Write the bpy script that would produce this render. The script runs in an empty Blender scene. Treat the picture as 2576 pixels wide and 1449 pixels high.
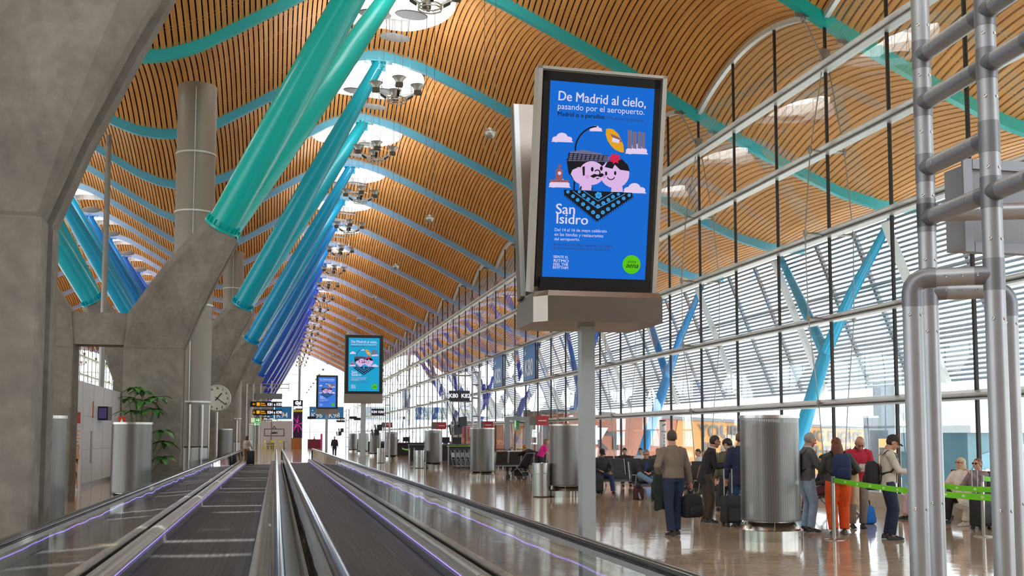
import bpy, bmesh, math, random
import numpy as np
from mathutils import Vector, Matrix
random.seed(7)
PI=math.pi
scn=bpy.context.scene
col=scn.collection

# ------------------------------------------------------------------ camera
FPX=2730.0
cam_d=bpy.data.cameras.new('camera'); cam=bpy.data.objects.new('camera',cam_d); col.objects.link(cam)
cam.location=(0,0,1.7); cam.rotation_euler=(math.radians(94.6),0,math.radians(-12.237))
cam_d.sensor_width=36; cam_d.lens=FPX/2576*36; cam_d.shift_y=0.0597; cam_d.clip_end=2000
scn.camera=cam
# ------------------------------------------------------------------ world, sun, exposure
w=bpy.data.worlds.new('world'); scn.world=w; w.use_nodes=True
bg=w.node_tree.nodes['Background']; bg.inputs[0].default_value=(0.90,0.95,1.0,1); bg.inputs[1].default_value=2.3
sd=bpy.data.lights.new('sun','SUN'); sd.energy=9.0; sd.angle=math.radians(1.0); sd.color=(1,0.95,0.86)
sun=bpy.data.objects.new('sun',sd); col.objects.link(sun)
sun.rotation_euler=Vector((-5.0,-3.5,-18.5)).to_track_quat('-Z','Y').to_euler()
vs=scn.view_settings; vs.view_transform='Standard'; vs.look='None'; vs.gamma=1; vs.use_curve_mapping=False; vs.exposure=0.75
cy=scn.cycles; cy.max_bounces=10; cy.diffuse_bounces=4; cy.glossy_bounces=4; cy.transparent_max_bounces=16; cy.transmission_bounces=4
cy.caustics_reflective=False; cy.caustics_refractive=False; cy.sample_clamp_indirect=6.0
cy.use_denoising=True

EMK=1/2**vs.exposure
# ------------------------------------------------------------------ helpers
def lin(h):
    h=h.lstrip('#'); o=[]
    for i in (0,2,4):
        c=int(h[i:i+2],16)/255; o.append(c/12.92 if c<=.04045 else ((c+.055)/1.055)**2.4)
    return (*o,1)
def newmat(name):
    m=bpy.data.materials.new(name); m.use_nodes=True
    nt=m.node_tree; return m,nt,nt.nodes['Principled BSDF']
_mc={}
def mat(name,hexc="#888888",rough=.5,metal=0.,var=.08,scale=6.,bump=0.,bscale=40.,spec=None,objcol=False):
    if name in _mc: return _mc[name]
    m,nt,b=newmat(name); N=nt.nodes; L=nt.links
    c=lin(hexc)
    tc=N.new('ShaderNodeTexCoord')
    ns=N.new('ShaderNodeTexNoise'); ns.inputs['Scale'].default_value=scale; ns.inputs['Detail'].default_value=4
    L.new(tc.outputs['Object'],ns.inputs['Vector'])
    mx=N.new('ShaderNodeMixRGB'); mx.blend_type='MULTIPLY'; mx.inputs[0].default_value=1
    rp=N.new('ShaderNodeMapRange'); rp.inputs[3].default_value=1-var; rp.inputs[4].default_value=1+var
    rp.inputs[1].default_value=.3; rp.inputs[2].default_value=.7
    L.new(ns.outputs[0],rp.inputs[0])
    if objcol:
        oi=N.new('ShaderNodeObjectInfo'); L.new(oi.outputs['Color'],mx.inputs[1])
    else: mx.inputs[1].default_value=c
    L.new(rp.outputs[0],mx.inputs[2]); L.new(mx.outputs[0],b.inputs['Base Color'])
    b.inputs['Roughness'].default_value=rough; b.inputs['Metallic'].default_value=metal
    if spec is not None: b.inputs['Specular IOR Level'].default_value=spec
    if bump:
        n2=N.new('ShaderNodeTexNoise'); n2.inputs['Scale'].default_value=bscale; n2.inputs['Detail'].default_value=3
        L.new(tc.outputs['Object'],n2.inputs['Vector'])
        bp=N.new('ShaderNodeBump'); bp.inputs['Strength'].default_value=bump; bp.inputs['Distance'].default_value=.02
        L.new(n2.outputs[0],bp.inputs['Height']); L.new(bp.outputs[0],b.inputs['Normal'])
    _mc[name]=m; return m
def emat(name,hexc,strength=1.0):
    if name in _mc: return _mc[name]
    m,nt,b=newmat(name); b.inputs['Base Color'].default_value=(0.005,0.005,0.005,1); b.inputs['Roughness'].default_value=.3; b.inputs['Specular IOR Level'].default_value=.12
    b.inputs['Emission Color'].default_value=lin(hexc); b.inputs['Emission Strength'].default_value=strength*EMK
    _mc[name]=m; return m
def glassmat(name,tint,ior=1.5,wob=0.,wscale=.35,boost=1.7,dust_haze=.0):
    m=bpy.data.materials.new(name); m.use_nodes=True; nt=m.node_tree; N=nt.nodes; L=nt.links
    for n in list(N): N.remove(n)
    out=N.new('ShaderNodeOutputMaterial'); mix=N.new('ShaderNodeMixShader'); tr=N.new('ShaderNodeBsdfTransparent'); gl=N.new('ShaderNodeBsdfGlossy')
    tr.inputs[0].default_value=(*tint,1); gl.inputs['Roughness'].default_value=0.0; gl.inputs[0].default_value=(.95,.98,1,1)
    geo=N.new('ShaderNodeNewGeometry'); fr=N.new('ShaderNodeFresnel')
    mr=N.new('ShaderNodeMapRange'); mr.inputs[3].default_value=ior; mr.inputs[4].default_value=1/ior
    L.new(geo.outputs['Backfacing'],mr.inputs[0]); L.new(mr.outputs[0],fr.inputs[0])
    mu=N.new('ShaderNodeMath'); mu.operation='MULTIPLY'; mu.use_clamp=True; mu.inputs[1].default_value=boost
    L.new(fr.outputs[0],mu.inputs[0]); L.new(mu.outputs[0],mix.inputs[0])
    df=N.new('ShaderNodeBsdfDiffuse'); df.inputs[0].default_value=(.8,.83,.82,1); m0=N.new('ShaderNodeMixShader'); m0.inputs[0].default_value=dust_haze  # pale diffuse share: dust plus a painted veil of reflection over the view
    L.new(tr.outputs[0],m0.inputs[1]); L.new(df.outputs[0],m0.inputs[2]); L.new(m0.outputs[0],mix.inputs[1]); L.new(gl.outputs[0],mix.inputs[2]); L.new(mix.outputs[0],out.inputs[0])
    if wob:
        tc=N.new('ShaderNodeTexCoord'); ns=N.new('ShaderNodeTexNoise'); ns.inputs['Scale'].default_value=wscale; ns.inputs['Detail'].default_value=1
        L.new(tc.outputs['Object'],ns.inputs['Vector'])
        bp=N.new('ShaderNodeBump'); bp.inputs['Strength'].default_value=wob; bp.inputs['Distance'].default_value=1.0
        L.new(ns.outputs[0],bp.inputs['Height']); L.new(bp.outputs[0],gl.inputs['Normal'])
    return m

class MB:
    def __init__(s): s.v=[]; s.f=[]; s.m=[]
    def add(s,vs,fs,m=0):
        o=len(s.v); s.v+= [tuple(p) for p in vs]; s.f+=[tuple(i+o for i in f) for f in fs]; s.m+=[m]*len(fs); return s
    def box(s,x0,x1,y0,y1,z0,z1,m=0):
        return s.add([(x0,y0,z0),(x1,y0,z0),(x1,y1,z0),(x0,y1,z0),(x0,y0,z1),(x1,y0,z1),(x1,y1,z1),(x0,y1,z1)],
            [(0,3,2,1),(4,5,6,7),(0,1,5,4),(1,2,6,5),(2,3,7,6),(3,0,4,7)],m)
    def obox(s,c,ax,ay,az,m=0):   # centre and three half-axis vectors
        c,ax,ay,az=map(Vector,(c,ax,ay,az)); P=[]
        for z in(-1,1):
            for x,y in((-1,-1),(1,-1),(1,1),(-1,1)): P.append(c+ax*x+ay*y+az*z)
        return s.add(P,[(0,3,2,1),(4,5,6,7),(0,1,5,4),(1,2,6,5),(2,3,7,6),(3,0,4,7)],m)
    def bar(s,a,b,wd,ht,up=(0,0,1),m=0):
        a,b=Vector(a),Vector(b); d=b-a; l=d.length; d.normalize(); u=Vector(up)
        if abs(d.dot(u))>.98: u=Vector((0,1,0))
        r=d.cross(u).normalized(); u=r.cross(d)
        return s.obox((a+b)/2,r*wd/2,d*l/2,u*ht/2,m)
    def tube(s,pts,r,n=10,m=0,cap=True,sx=1.,up=None):
        pts=[Vector(p) for p in pts]; k=len(pts); rs=r if isinstance(r,(list,tuple)) else [r]*k
        V=[];F=[]; pu=Vector(up) if up else None
        for i,p in enumerate(pts):
            d=(pts[min(i+1,k-1)]-pts[max(i-1,0)]).normalized()
            if pu is None: pu=Vector((0,0,1)) if abs(d.z)<.9 else Vector((0,1,0))
            a=d.cross(pu)
            if a.length<1e-5: a=d.cross(Vector((1,0,0)))
            a.normalize(); b=a.cross(d).normalized(); pu=b
            rr=rs[i]; ra,rb=(rr if isinstance(rr,(list,tuple)) else (rr*sx,rr))
            for j in range(n):
                t=2*PI*j/n; V.append(p+a*math.cos(t)*ra+b*math.sin(t)*rb)
        for i in range(k-1):
            for j in range(n): F.append((i*n+j,i*n+(j+1)%n,(i+1)*n+(j+1)%n,(i+1)*n+j))
        if cap: F+= [tuple(range(n-1,-1,-1)),tuple((k-1)*n+j for j in range(n))]
        return s.add(V,F,m)
    def lathe(s,prof,n=24,c=(0,0,0),axis=None,m=0,cap=True):
        M=Matrix.Translation(Vector(c))
        if axis is not None: M=M@Vector(axis).normalized().to_track_quat('Z','Y').to_matrix().to_4x4()
        V=[];F=[]; k=len(prof)
        for r,z in prof:
            for j in range(n): t=2*PI*j/n; V.append(M@Vector((r*math.cos(t),r*math.sin(t),z)))
        for i in range(k-1):
            for j in range(n): F.append((i*n+j,i*n+(j+1)%n,(i+1)*n+(j+1)%n,(i+1)*n+j))
        if cap: F+= [tuple(range(n-1,-1,-1)),tuple((k-1)*n+j for j in range(n))]
        return s.add(V,F,m)
    def ell(s,c,rx,ry,rz,n=16,k=10,m=0,M=None):
        V=[];F=[];c=Vector(c)
        for i in range(k+1):
            a=PI*i/k-PI/2
            for j in range(n):
                t=2*PI*j/n; p=Vector((rx*math.cos(a)*math.cos(t),ry*math.cos(a)*math.sin(t),rz*math.sin(a)))
                V.append(c+(M@p if M else p))
        for i in range(k):
            for j in range(n): F.append((i*n+j,i*n+(j+1)%n,(i+1)*n+(j+1)%n,(i+1)*n+j))
        return s.add(V,F,m)
    def poly(s,pts,ext,m=0):   # polygon extruded by vector
        n=len(pts); e=Vector(ext); P=[Vector(p) for p in pts]; V=P+[p+e for p in P]
        F=[tuple(range(n-1,-1,-1)),tuple(range(n,2*n))]+[(i,(i+1)%n,n+(i+1)%n,n+i) for i in range(n)]
        return s.add(V,F,m)
    def loft(s,rings,m=0,cap=True):
        n=len(rings[0]); V=[p for r in rings for p in r]; F=[]
        for i in range(len(rings)-1):
            for j in range(n): F.append((i*n+j,i*n+(j+1)%n,(i+1)*n+(j+1)%n,(i+1)*n+j))
        if cap: F+= [tuple(range(n-1,-1,-1)),tuple((len(rings)-1)*n+j for j in range(n))]
        return s.add(V,F,m)
    def xf(s,M,i0=0):
        for i in range(i0,len(s.v)): s.v[i]=tuple(M@Vector(s.v[i]))
        return s
    def build(s,name,mats,parent=None,smooth=35,fixn=True):
        me=bpy.data.meshes.new(name); me.from_pydata(s.v,[],s.f)
        mats=mats if isinstance(mats,(list,tuple)) else [mats]
        for x in mats: me.materials.append(x)
        if len(mats)>1: me.polygons.foreach_set('material_index',s.m)
        me.update()
        if fixn:
            bm=bmesh.new(); bm.from_mesh(me); bmesh.ops.recalc_face_normals(bm,faces=bm.faces); bm.to_mesh(me); bm.free()
        if smooth: me.shade_smooth(); me.set_sharp_from_angle(angle=math.radians(smooth))
        o=bpy.data.objects.new(name,me); col.objects.link(o)
        if parent: o.parent=parent
        return o
def npmesh(name,V,F,mi,mats,parent=None,smooth=None):
    me=bpy.data.meshes.new(name); V=np.asarray(V,np.float32); F=np.asarray(F,np.int32)
    me.vertices.add(len(V)); me.vertices.foreach_set('co',V.ravel())
    me.loops.add(F.size); me.loops.foreach_set('vertex_index',F.ravel())
    me.polygons.add(len(F)); me.polygons.foreach_set('loop_start',np.arange(0,F.size,F.shape[1],dtype=np.int32))
    for x in mats: me.materials.append(x)
    if mi is not None: me.polygons.foreach_set('material_index',np.asarray(mi,np.int32))
    me.update(calc_edges=True); me.validate(); me.shade_flat()
    o=bpy.data.objects.new(name,me); col.objects.link(o)
    if parent: o.parent=parent
    return o
def tag(o,label,cat,group=None,kind=None):
    if label: o['label']=label
    if cat: o['category']=cat
    if group: o['group']=group
    if kind: o['kind']=kind
    return o
def struct(o,label=None):
    o['kind']='structure'
    if label: o['label']=label
    return o
def thing(name,label,cat,loc=(0,0,0),rz=0,group=None,kind=None):
    o=bpy.data.objects.new(name,None); o.empty_display_size=.1; col.objects.link(o); o.location=loc; o.rotation_euler=(0,0,rz)
    return tag(o,label,cat,group,kind)
def dup(root,loc=None,rz=None,label=None,color=None):
    r=root.copy(); col.objects.link(r)
    if loc is not None: r.location=loc
    if rz is not None: r.rotation_euler=(0,0,rz)
    if label: r['label']=label
    for ch in list(root.children):
        c=ch.copy(); col.objects.link(c); c.parent=r
        if color and ch.get('tint'): c.color=color
        for g in ch.children:
            d=g.copy(); col.objects.link(d); d.parent=c
            if color and g.get('tint'): d.color=color
    return r
def text(s,size,mt,parent=None,name='lettering',M=None,align='LEFT',bold=0.,ext=.002,sx=1.,shear=0.):
    cu=bpy.data.curves.new(name,'FONT'); cu.body=s; cu.size=size; cu.align_x=align; cu.offset=bold; cu.extrude=ext; cu.shear=shear; cu.resolution_u=3
    o=bpy.data.objects.new(name,cu); col.objects.link(o)
    dg=bpy.context.evaluated_depsgraph_get(); me=bpy.data.meshes.new_from_object(o.evaluated_get(dg))
    bpy.data.objects.remove(o); bpy.data.curves.remove(cu)
    me.name=name; me.transform(Matrix.Diagonal((sx,1,1,1)))
    if M is not None: me.transform(M)
    me.materials.clear(); me.materials.append(mt)
    o=bpy.data.objects.new(name,me); col.objects.link(o)
    if parent: o.parent=parent
    return o
def join_text(mb,s,size,m,M,align='LEFT',bold=0.,ext=.0015,sx=1.,shear=0.):
    o=text(s,size,MAT0,None,'t',M,align,bold,ext,sx,shear); me=o.data
    mb.add([v.co.copy() for v in me.vertices],[tuple(p.vertices) for p in me.polygons],m)
    bpy.data.objects.remove(o); bpy.data.meshes.remove(me)
NTH=['nearest','second','third','fourth','fifth','sixth','seventh','eighth','ninth','tenth','eleventh','twelfth','thirteenth','fourteenth','fifteenth','sixteenth','seventeenth','eighteenth','nineteenth','twentieth','twenty-first','twenty-second','twenty-third','twenty-fourth','twenty-fifth']

# ------------------------------------------------------------------ materials
MAT0=mat('plain','#888888')
M_steel=mat('brushed steel','#b9b6b0',.32,1.0,.06,3)
M_alu=mat('satin aluminium','#a9aaac',.42,.75,.05,4)
M_alul=mat('light aluminium','#cfd0ce',.4,.6,.05,4)
M_alud=mat('dark grey casting','#86868a',.42,.7,.05,6)
M_chrome=mat('chrome','#d5d5d5',.12,1.0,.03,4)
M_black=mat('black plastic','#17181a',.4,0,.1,10)
M_rubber=mat('black rubber','#2a2a2c',.12,0,.08,10)
M_dark=mat('dark steel','#26211f',.45,.3,.1,5)
M_white=mat('white paint','#e6e6e4',.45,0,.03,3)
M_glass=glassmat('facade glass',(.90,.955,.955),1.5,.0028,.5,1.25,.05)
M_wglass=glassmat('balustrade glass',(.86,.93,.905),1.52,.006,.6,1.5)
M_wire=mat('steel cable','#8d8a85',.4,.8,.05,5)
M_paint=mat('gloss paint',"#ffffff",.22,0,.03,.6,objcol=True)
M_beam=mat('satin beam paint',"#ffffff",.35,0,.03,.6,objcol=True)

def concrete():
    m,nt,b=newmat('board marked concrete'); N=nt.nodes; L=nt.links
    tc=N.new('ShaderNodeTexCoord')
    n1=N.new('ShaderNodeTexNoise'); n1.inputs['Scale'].default_value=.9; n1.inputs['Detail'].default_value=8; n1.inputs['Roughness'].default_value=.65
    n2=N.new('ShaderNodeTexNoise'); n2.inputs['Scale'].default_value=7; n2.inputs['Detail'].default_value=5
    cr=N.new('ShaderNodeValToRGB'); cr.color_ramp.elements[0].position=.3; cr.color_ramp.elements[0].color=lin('#69645d'); cr.color_ramp.elements[1].position=.72; cr.color_ramp.elements[1].color=lin('#8f8a81')
    L.new(tc.outputs['Object'],n1.inputs[0]); L.new(tc.outputs['Object'],n2.inputs[0]); L.new(n1.outputs[0],cr.inputs[0])
    mx=N.new('ShaderNodeMixRGB'); mx.blend_type='OVERLAY'; mx.inputs[0].default_value=.35
    L.new(cr.outputs[0],mx.inputs[1]); L.new(n2.outputs[0],mx.inputs[2]); L.new(mx.outputs[0],b.inputs['Base Color'])
    b.inputs['Roughness'].default_value=.75
    bp=N.new('ShaderNodeBump'); bp.inputs['Strength'].default_value=.25; bp.inputs['Distance'].default_value=.02
    L.new(n2.outputs[0],bp.inputs['Height']); L.new(bp.outputs[0],b.inputs['Normal'])
    return m
M_conc=concrete()
def bamboo():
    m,nt,b=newmat('bamboo slat'); N=nt.nodes; L=nt.links
    tc=N.new('ShaderNodeTexCoord'); mp=N.new('ShaderNodeMapping'); mp.inputs['Scale'].default_value=(9,.35,1)
    L.new(tc.outputs['Object'],mp.inputs[0])
    n1=N.new('ShaderNodeTexNoise'); n1.inputs['Scale'].default_value=1; n1.inputs['Detail'].default_value=4
    L.new(mp.outputs[0],n1.inputs[0])
    cr=N.new('ShaderNodeValToRGB'); cr.color_ramp.elements[0].position=.3; cr.color_ramp.elements[0].color=lin('#c38342'); cr.color_ramp.elements[1].position=.7; cr.color_ramp.elements[1].color=lin('#e0a25c')
    L.new(n1.outputs[0],cr.inputs[0]); L.new(cr.outputs[0],b.inputs['Base Color'])
    b.inputs['Roughness'].default_value=.5; b.inputs['Specular IOR Level'].default_value=.3
    return m
M_bam=bamboo()
M_void=mat('dark roof void','#0e0a08',.9,0,.1,2)
M_hang=mat('slat hanger','#b59a77',.6,0,.05,3)
def floormat():
    m,nt,b=newmat('polished limestone tiles'); N=nt.nodes; L=nt.links
    tc=N.new('ShaderNodeTexCoord')
    br=N.new('ShaderNodeTexBrick'); br.offset=0.5; br.inputs['Scale'].default_value=1; br.inputs['Brick Width'].default_value=1.2; br.inputs['Row Height'].default_value=.6
    br.inputs['Mortar Size'].default_value=.006; br.inputs['Color1'].default_value=lin('#b39c86'); br.inputs['Color2'].default_value=lin('#bfa992'); br.inputs['Mortar'].default_value=lin('#8f7d6a')
    L.new(tc.outputs['Object'],br.inputs[0])
    mp=N.new('ShaderNodeMapping'); mp.inputs['Scale'].default_value=(.9,2.6,1); L.new(tc.outputs['Object'],mp.inputs[0])
    ns=N.new('ShaderNodeTexNoise'); ns.inputs['Scale'].default_value=2.2; ns.inputs['Detail'].default_value=6; ns.inputs['Distortion'].default_value=.8; L.new(mp.outputs[0],ns.inputs[0])
    mx=N.new('ShaderNodeMixRGB'); mx.blend_type='OVERLAY'; mx.inputs[0].default_value=.4
    L.new(br.outputs[0],mx.inputs[1]); L.new(ns.outputs[0],mx.inputs[2]); L.new(mx.outputs[0],b.inputs['Base Color'])
    b.inputs['Roughness'].default_value=.085; b.inputs['IOR'].default_value=1.45; b.inputs['Specular IOR Level'].default_value=.4
    n2=N.new('ShaderNodeTexNoise'); n2.inputs['Scale'].default_value=1.6; n2.inputs['Detail'].default_value=2; L.new(tc.outputs['Object'],n2.inputs[0])
    bp=N.new('ShaderNodeBump'); bp.inputs['Strength'].default_value=.035; bp.inputs['Distance'].default_value=.1
    L.new(n2.outputs[0],bp.inputs['Height']); L.new(bp.outputs[0],b.inputs['Normal'])
    return m
M_floor=floormat()

# ------------------------------------------------------------------ roof shape
XC=-4.6; XF=14.3; HALF=18.9; Y0=26.1
_t=[0,1.0,2,3.2,4.7,5.4,7,7.7,8.6,10.3,11.9,14.1,15.9,17.9,18.9,21.2,22.75,24.3,25.9,27.5,29]
_z=[13.6,13.72,14.1,14.82,15.75,16.2,17.1,17.33,17.45,17.05,16.38,15.35,14.5,13.43,12.88,11.78,11.08,10.45,10.05,9.98,10.1]
_tt=np.linspace(-1.5,28.5,601); _zz=np.interp(np.abs(_tt),_t,_z)
_k=np.exp(-np.linspace(-2,2,17)**2); _k/=_k.sum(); _zs=np.convolve(np.pad(_zz,8,'edge'),_k,'valid')
def R(x): return np.interp(np.abs(np.asarray(x,float)-XC),_tt,_zs)
RISE=1.0
def roofz(x,y):
    ph=((np.asarray(y,float)-Y0)%9.0)/4.5-1.0
    tt=np.clip((27.6-np.abs(np.asarray(x,float)-XC))/6.5,0.06,1)
    return R(x)+.14+RISE*tt*(1-ph**2)
RIBS=[Y0+9*k for k in range(-3,21)]
YEND=RIBS[-1]
SKA,SKB,SKT=1.95,2.5,8.6

def make_ceiling():
    ts=np.linspace(0,27.4,5000); zs=R(XC+ts); s=np.concatenate([[0],np.cumsum(np.hypot(np.diff(ts),np.diff(zs)))])
    P=.205; n=int(s[-1]/P); e=[]
    for i in range(n): e.append((np.interp(i*P+.028,s,ts),np.interp(i*P+P-.028,s,ts)))
    e=np.array(e); xs=np.concatenate([XC+e,XC-e[:,::-1]])
    ns=22; ys=np.linspace(RIBS[0],YEND,(len(RIBS)-1)*ns+1); ny=len(ys)
    ym=(np.floor((ys-Y0)/9)*9+Y0+4.5)
    V=[];F=[];base=0
    for x0,x1 in xs:
        z0=roofz(x0,ys); z1=roofz(x1,ys)
        # at rib lines the vault comes down on both sides
        blk=np.stack([np.stack([np.full(ny,x0),ys,z0+.07],1),np.stack([np.full(ny,x0),ys,z0],1),np.stack([np.full(ny,x1),ys,z1],1),np.stack([np.full(ny,x1),ys,z1+.07],1)],1).reshape(-1,3)
        V.append(blk)
        xm=abs((x0+x1)/2-XC); yc=(ys[:-1]+ys[1:])/2; yb=np.floor((yc-Y0)/9)*9+Y0+4.5
        keep=((xm-SKT)/SKA)**2+((yc-yb)/SKB)**2>1
        i=np.nonzero(keep)[0]*4+base
        for a in range(3): F.append(np.stack([i+a,i+a+1,i+a+5,i+a+4],1))
        base+=len(blk)
    slat=npmesh('ceiling',np.concatenate(V),np.concatenate(F),None,[M_bam])
    struct(slat,'wavy vaulted ceiling of bamboo slats with dark gaps')
    # backing sheet and light hangers in the gaps
    xs2=np.concatenate([XC-np.linspace(27.4,0,110),XC+np.linspace(0,27.4,110)[1:]]); nx=len(xs2)
    X,Y=np.meshgrid(xs2,ys); Z=np.stack([roofz(xs2,y) for y in ys])+.13
    V=np.stack([X,Y,Z],2).reshape(-1,3)
    ii,jj=np.meshgrid(np.arange(ny-1),np.arange(nx-1),indexing='ij'); i=(ii*nx+jj).ravel()
    F=np.stack([i,i+1,i+nx+1,i+nx],1); c=V[F].mean(1); yb=np.floor((c[:,1]-Y0)/9)*9+Y0+4.5
    keep=((np.abs(c[:,0]-XC)-SKT)/SKA)**2+((c[:,1]-yb)/SKB)**2>1
    o=npmesh('roof_deck',V,F[keep],None,[M_void],slat); 
    V=[];F=[];b=0
    for k in range(len(RIBS)-1):
        for d in (.8,.95,2.4,3.6,3.75,5.25,5.4,6.6,8.05,8.2):
            y=RIBS[k]+d; z=roofz(xs2,y)+.02
            V.append(np.stack([np.stack([xs2,np.full(nx,y-.02),z],1),np.stack([xs2,np.full(nx,y+.02),z],1)],1).reshape(-1,3))
            j=np.arange(nx-1)*2+b; q=np.stack([j,j+1,j+3,j+2],1); xm=(xs2[1:]+xs2[:-1])/2; yb=RIBS[k]+4.5
            F.append(q[((np.abs(xm-XC)-SKT)/SKA)**2+((y-yb)/SKB)**2>1]); b+=2*nx
    o=npmesh('slat_hangers',np.concatenate(V),np.concatenate(F),None,[M_hang],slat); o['kind']='stuff'
make_ceiling()

# colours along the pier: green-teal to indigo
def ramp(stops,t):
    for (a,c),(b,d) in zip(stops,stops[1:]):
        if t<=b:
            u=max(0,(t-a)/(b-a)); A,B=lin(c),lin(d); return tuple(A[i]*(1-u)+B[i]*u for i in range(3))+(1,)
    return lin(stops[-1][1])
STRUT=[(0,'#0ab8b2'),(30,'#0abab4'),(49,'#08aac2'),(67,'#0c9ed0'),(85,'#1384d2'),(103,'#2063c8'),(121,'#2547bb'),(150,'#2a38ac'),(210,'#2c2f98')]
BEAM=[(0,'#0cb8b0'),(27,'#0cb8b0'),(36,'#30b2ba'),(45,'#48a8c4'),(54,'#5fb0d2'),(72,'#85b3da'),(100,'#a2b4de'),(140,'#adb0de'),(210,'#b2aedc')]  # far beams whitened towards lavender, painting the glare into their colour

def make_beams():
    xs=np.concatenate([np.linspace(XC-27.5,XC+27.5,180)]); rz=R(xs)
    mb=MB(); rings=[]
    for x,z in zip(xs,rz): rings.append([(x,-.115,z-.18),(x,.115,z-.18),(x,.115,z+.3),(x,-.115,z+.3)])
    mb.loft(rings)
    b0=mb.build('roof_beam',M_beam,None,40); b0['tint']=1
    for k,y in enumerate(RIBS):
        o=b0 if k==0 else b0.copy()
        if k: col.objects.link(o)
        o.location=(0,y,0); o.color=ramp(BEAM,y)
        cn='green-teal' if y<30 else 'teal' if y<40 else 'blue-teal' if y<60 else 'pale blue' if y<110 else 'lavender'
        tag(o,f'{cn} curved roof beam under the bamboo ceiling, {NTH[k]} along the hall','roof beam','curved roof beams')
make_beams()

def make_trees():
    def side(s):
        X=lambda x: x if s>0 else 2*XC-x
        # pillar with arm: rings from floor to head
        # z, left edge, right edge, half depth, corner chamfer, groove depth
        prof=[(0,-3.97,-2.46,.50,.04,.17),(4.0,-3.97,-2.46,.50,.04,.17),(4.02,-3.96,-2.475,.485,.04,.17),(4.06,-3.97,-2.46,.50,.05,.17),(4.95,-3.90,-2.12,.54,.14,.15),(6.2,-2.95,-1.63,.66,.32,.10),(7.28,-2.02,-1.12,.80,.52,.04)]
        rings=[]
        for z,l,r,hy,c,gd in prof:
            cx,hx=(l+r)/2,(r-l)/2; cc=c; g=gd/hx
            pts=[]
            for px,py in ((1,-1+cc),(1,-.26),(1-g,-.22),(1-g,.22),(1,.26),(1,1-cc),(1-cc,1),(0,1),(-1+cc,1),(-1,1-cc),(-1,0),(-1,-1+cc),(-1+cc,-1),(0,-1),(1-cc,-1)):
                tz=-(px*hx)*.5*min(1,max(0,(z-5)/2.2))
                pts.append((X(cx+px*hx),py*hy,z+tz))
            rings.append(pts)
        mb=MB().loft(rings); return mb
    root=thing('branching_support','branching concrete support','support',(0,0,0))
    side(1).build('concrete_pillar',M_conc,root,12)
    side(-1).build('concrete_pillar',M_conc,root,12)
    MB().box(2*XC+3.4,-3.4,-.42,.42,4.12,4.97).build('tie_beam',M_conc,root,None)
    for s in (1,-1):
        X=lambda x: x if s>0 else 2*XC-x
        for q in (-1,1):
            a=Vector((X(-1.56),q*.42,7.36)); b=Vector((X(3.95),q*4.5,float(R(3.95))-.28))
            d=(b-a).normalized()
            rr=[.40,.42,.435,.43,.40,.36,.30,.25]; pts=[a+(b-a)*(i/7) for i in range(8)]
            st=MB().tube(pts,rr,24).build('steel_strut',M_paint,root,40); st['tint']=1
            fl=MB().lathe([(.39,0),(.47,0),(.47,.07),(.40,.07)],24,a,d)
            e1=d.orthogonal().normalized(); e2=d.cross(e1)
            for k in range(18):
                t=2*PI*k/18; rd=e1*math.cos(t)+e2*math.sin(t); tg=d.cross(rd)
                fl.obox(a+rd*.43+d*.14,rd*.045,tg*.012,d*.08)
            f=fl.build('bolted_flange',M_paint,st,35); f['tint']=1
            br=MB(); zt=float(R(3.95))-.22
            br.box(X(3.95)-.62,X(3.95)+.62,q*4.5-.2,q*4.5+.2,zt-.05,zt+.02)
            br.obox(b-d*.1,Vector((.30*1,0,0)),Vector((0,.05,0)),Vector((0,0,.28)))
            br.obox(b-d*.1,Vector((.05,0,0)),Vector((0,.22,0)),Vector((0,0,.26)))
            f=br.build('roof_bracket',M_paint,st,None); f['tint']=1
    lab=[('nearest','green-teal'),('second','green-teal'),('third','teal'),('fourth','cyan-blue'),('fifth','blue'),('sixth','blue'),('seventh','deep blue'),('eighth','indigo'),('ninth','indigo'),('tenth','indigo'),('eleventh','indigo')]
    for j in range(11):
        y=Y0+4.5-18+18*j; c=ramp(STRUT,y)
        L=f'{lab[j][0]} branching concrete support down the hall, with {lab[j][1]} steel struts to the roof'
        o=root if j==0 else dup(root,(0,y,0),None,L,c)
        if j==0:
            o.location=(0,y,0); o['label']=L
            for ch in root.children:
                if ch.get('tint'): ch.color=c
                for g in ch.children: g.color=c
        o['group']='branching supports down the hall'
make_trees()

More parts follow.
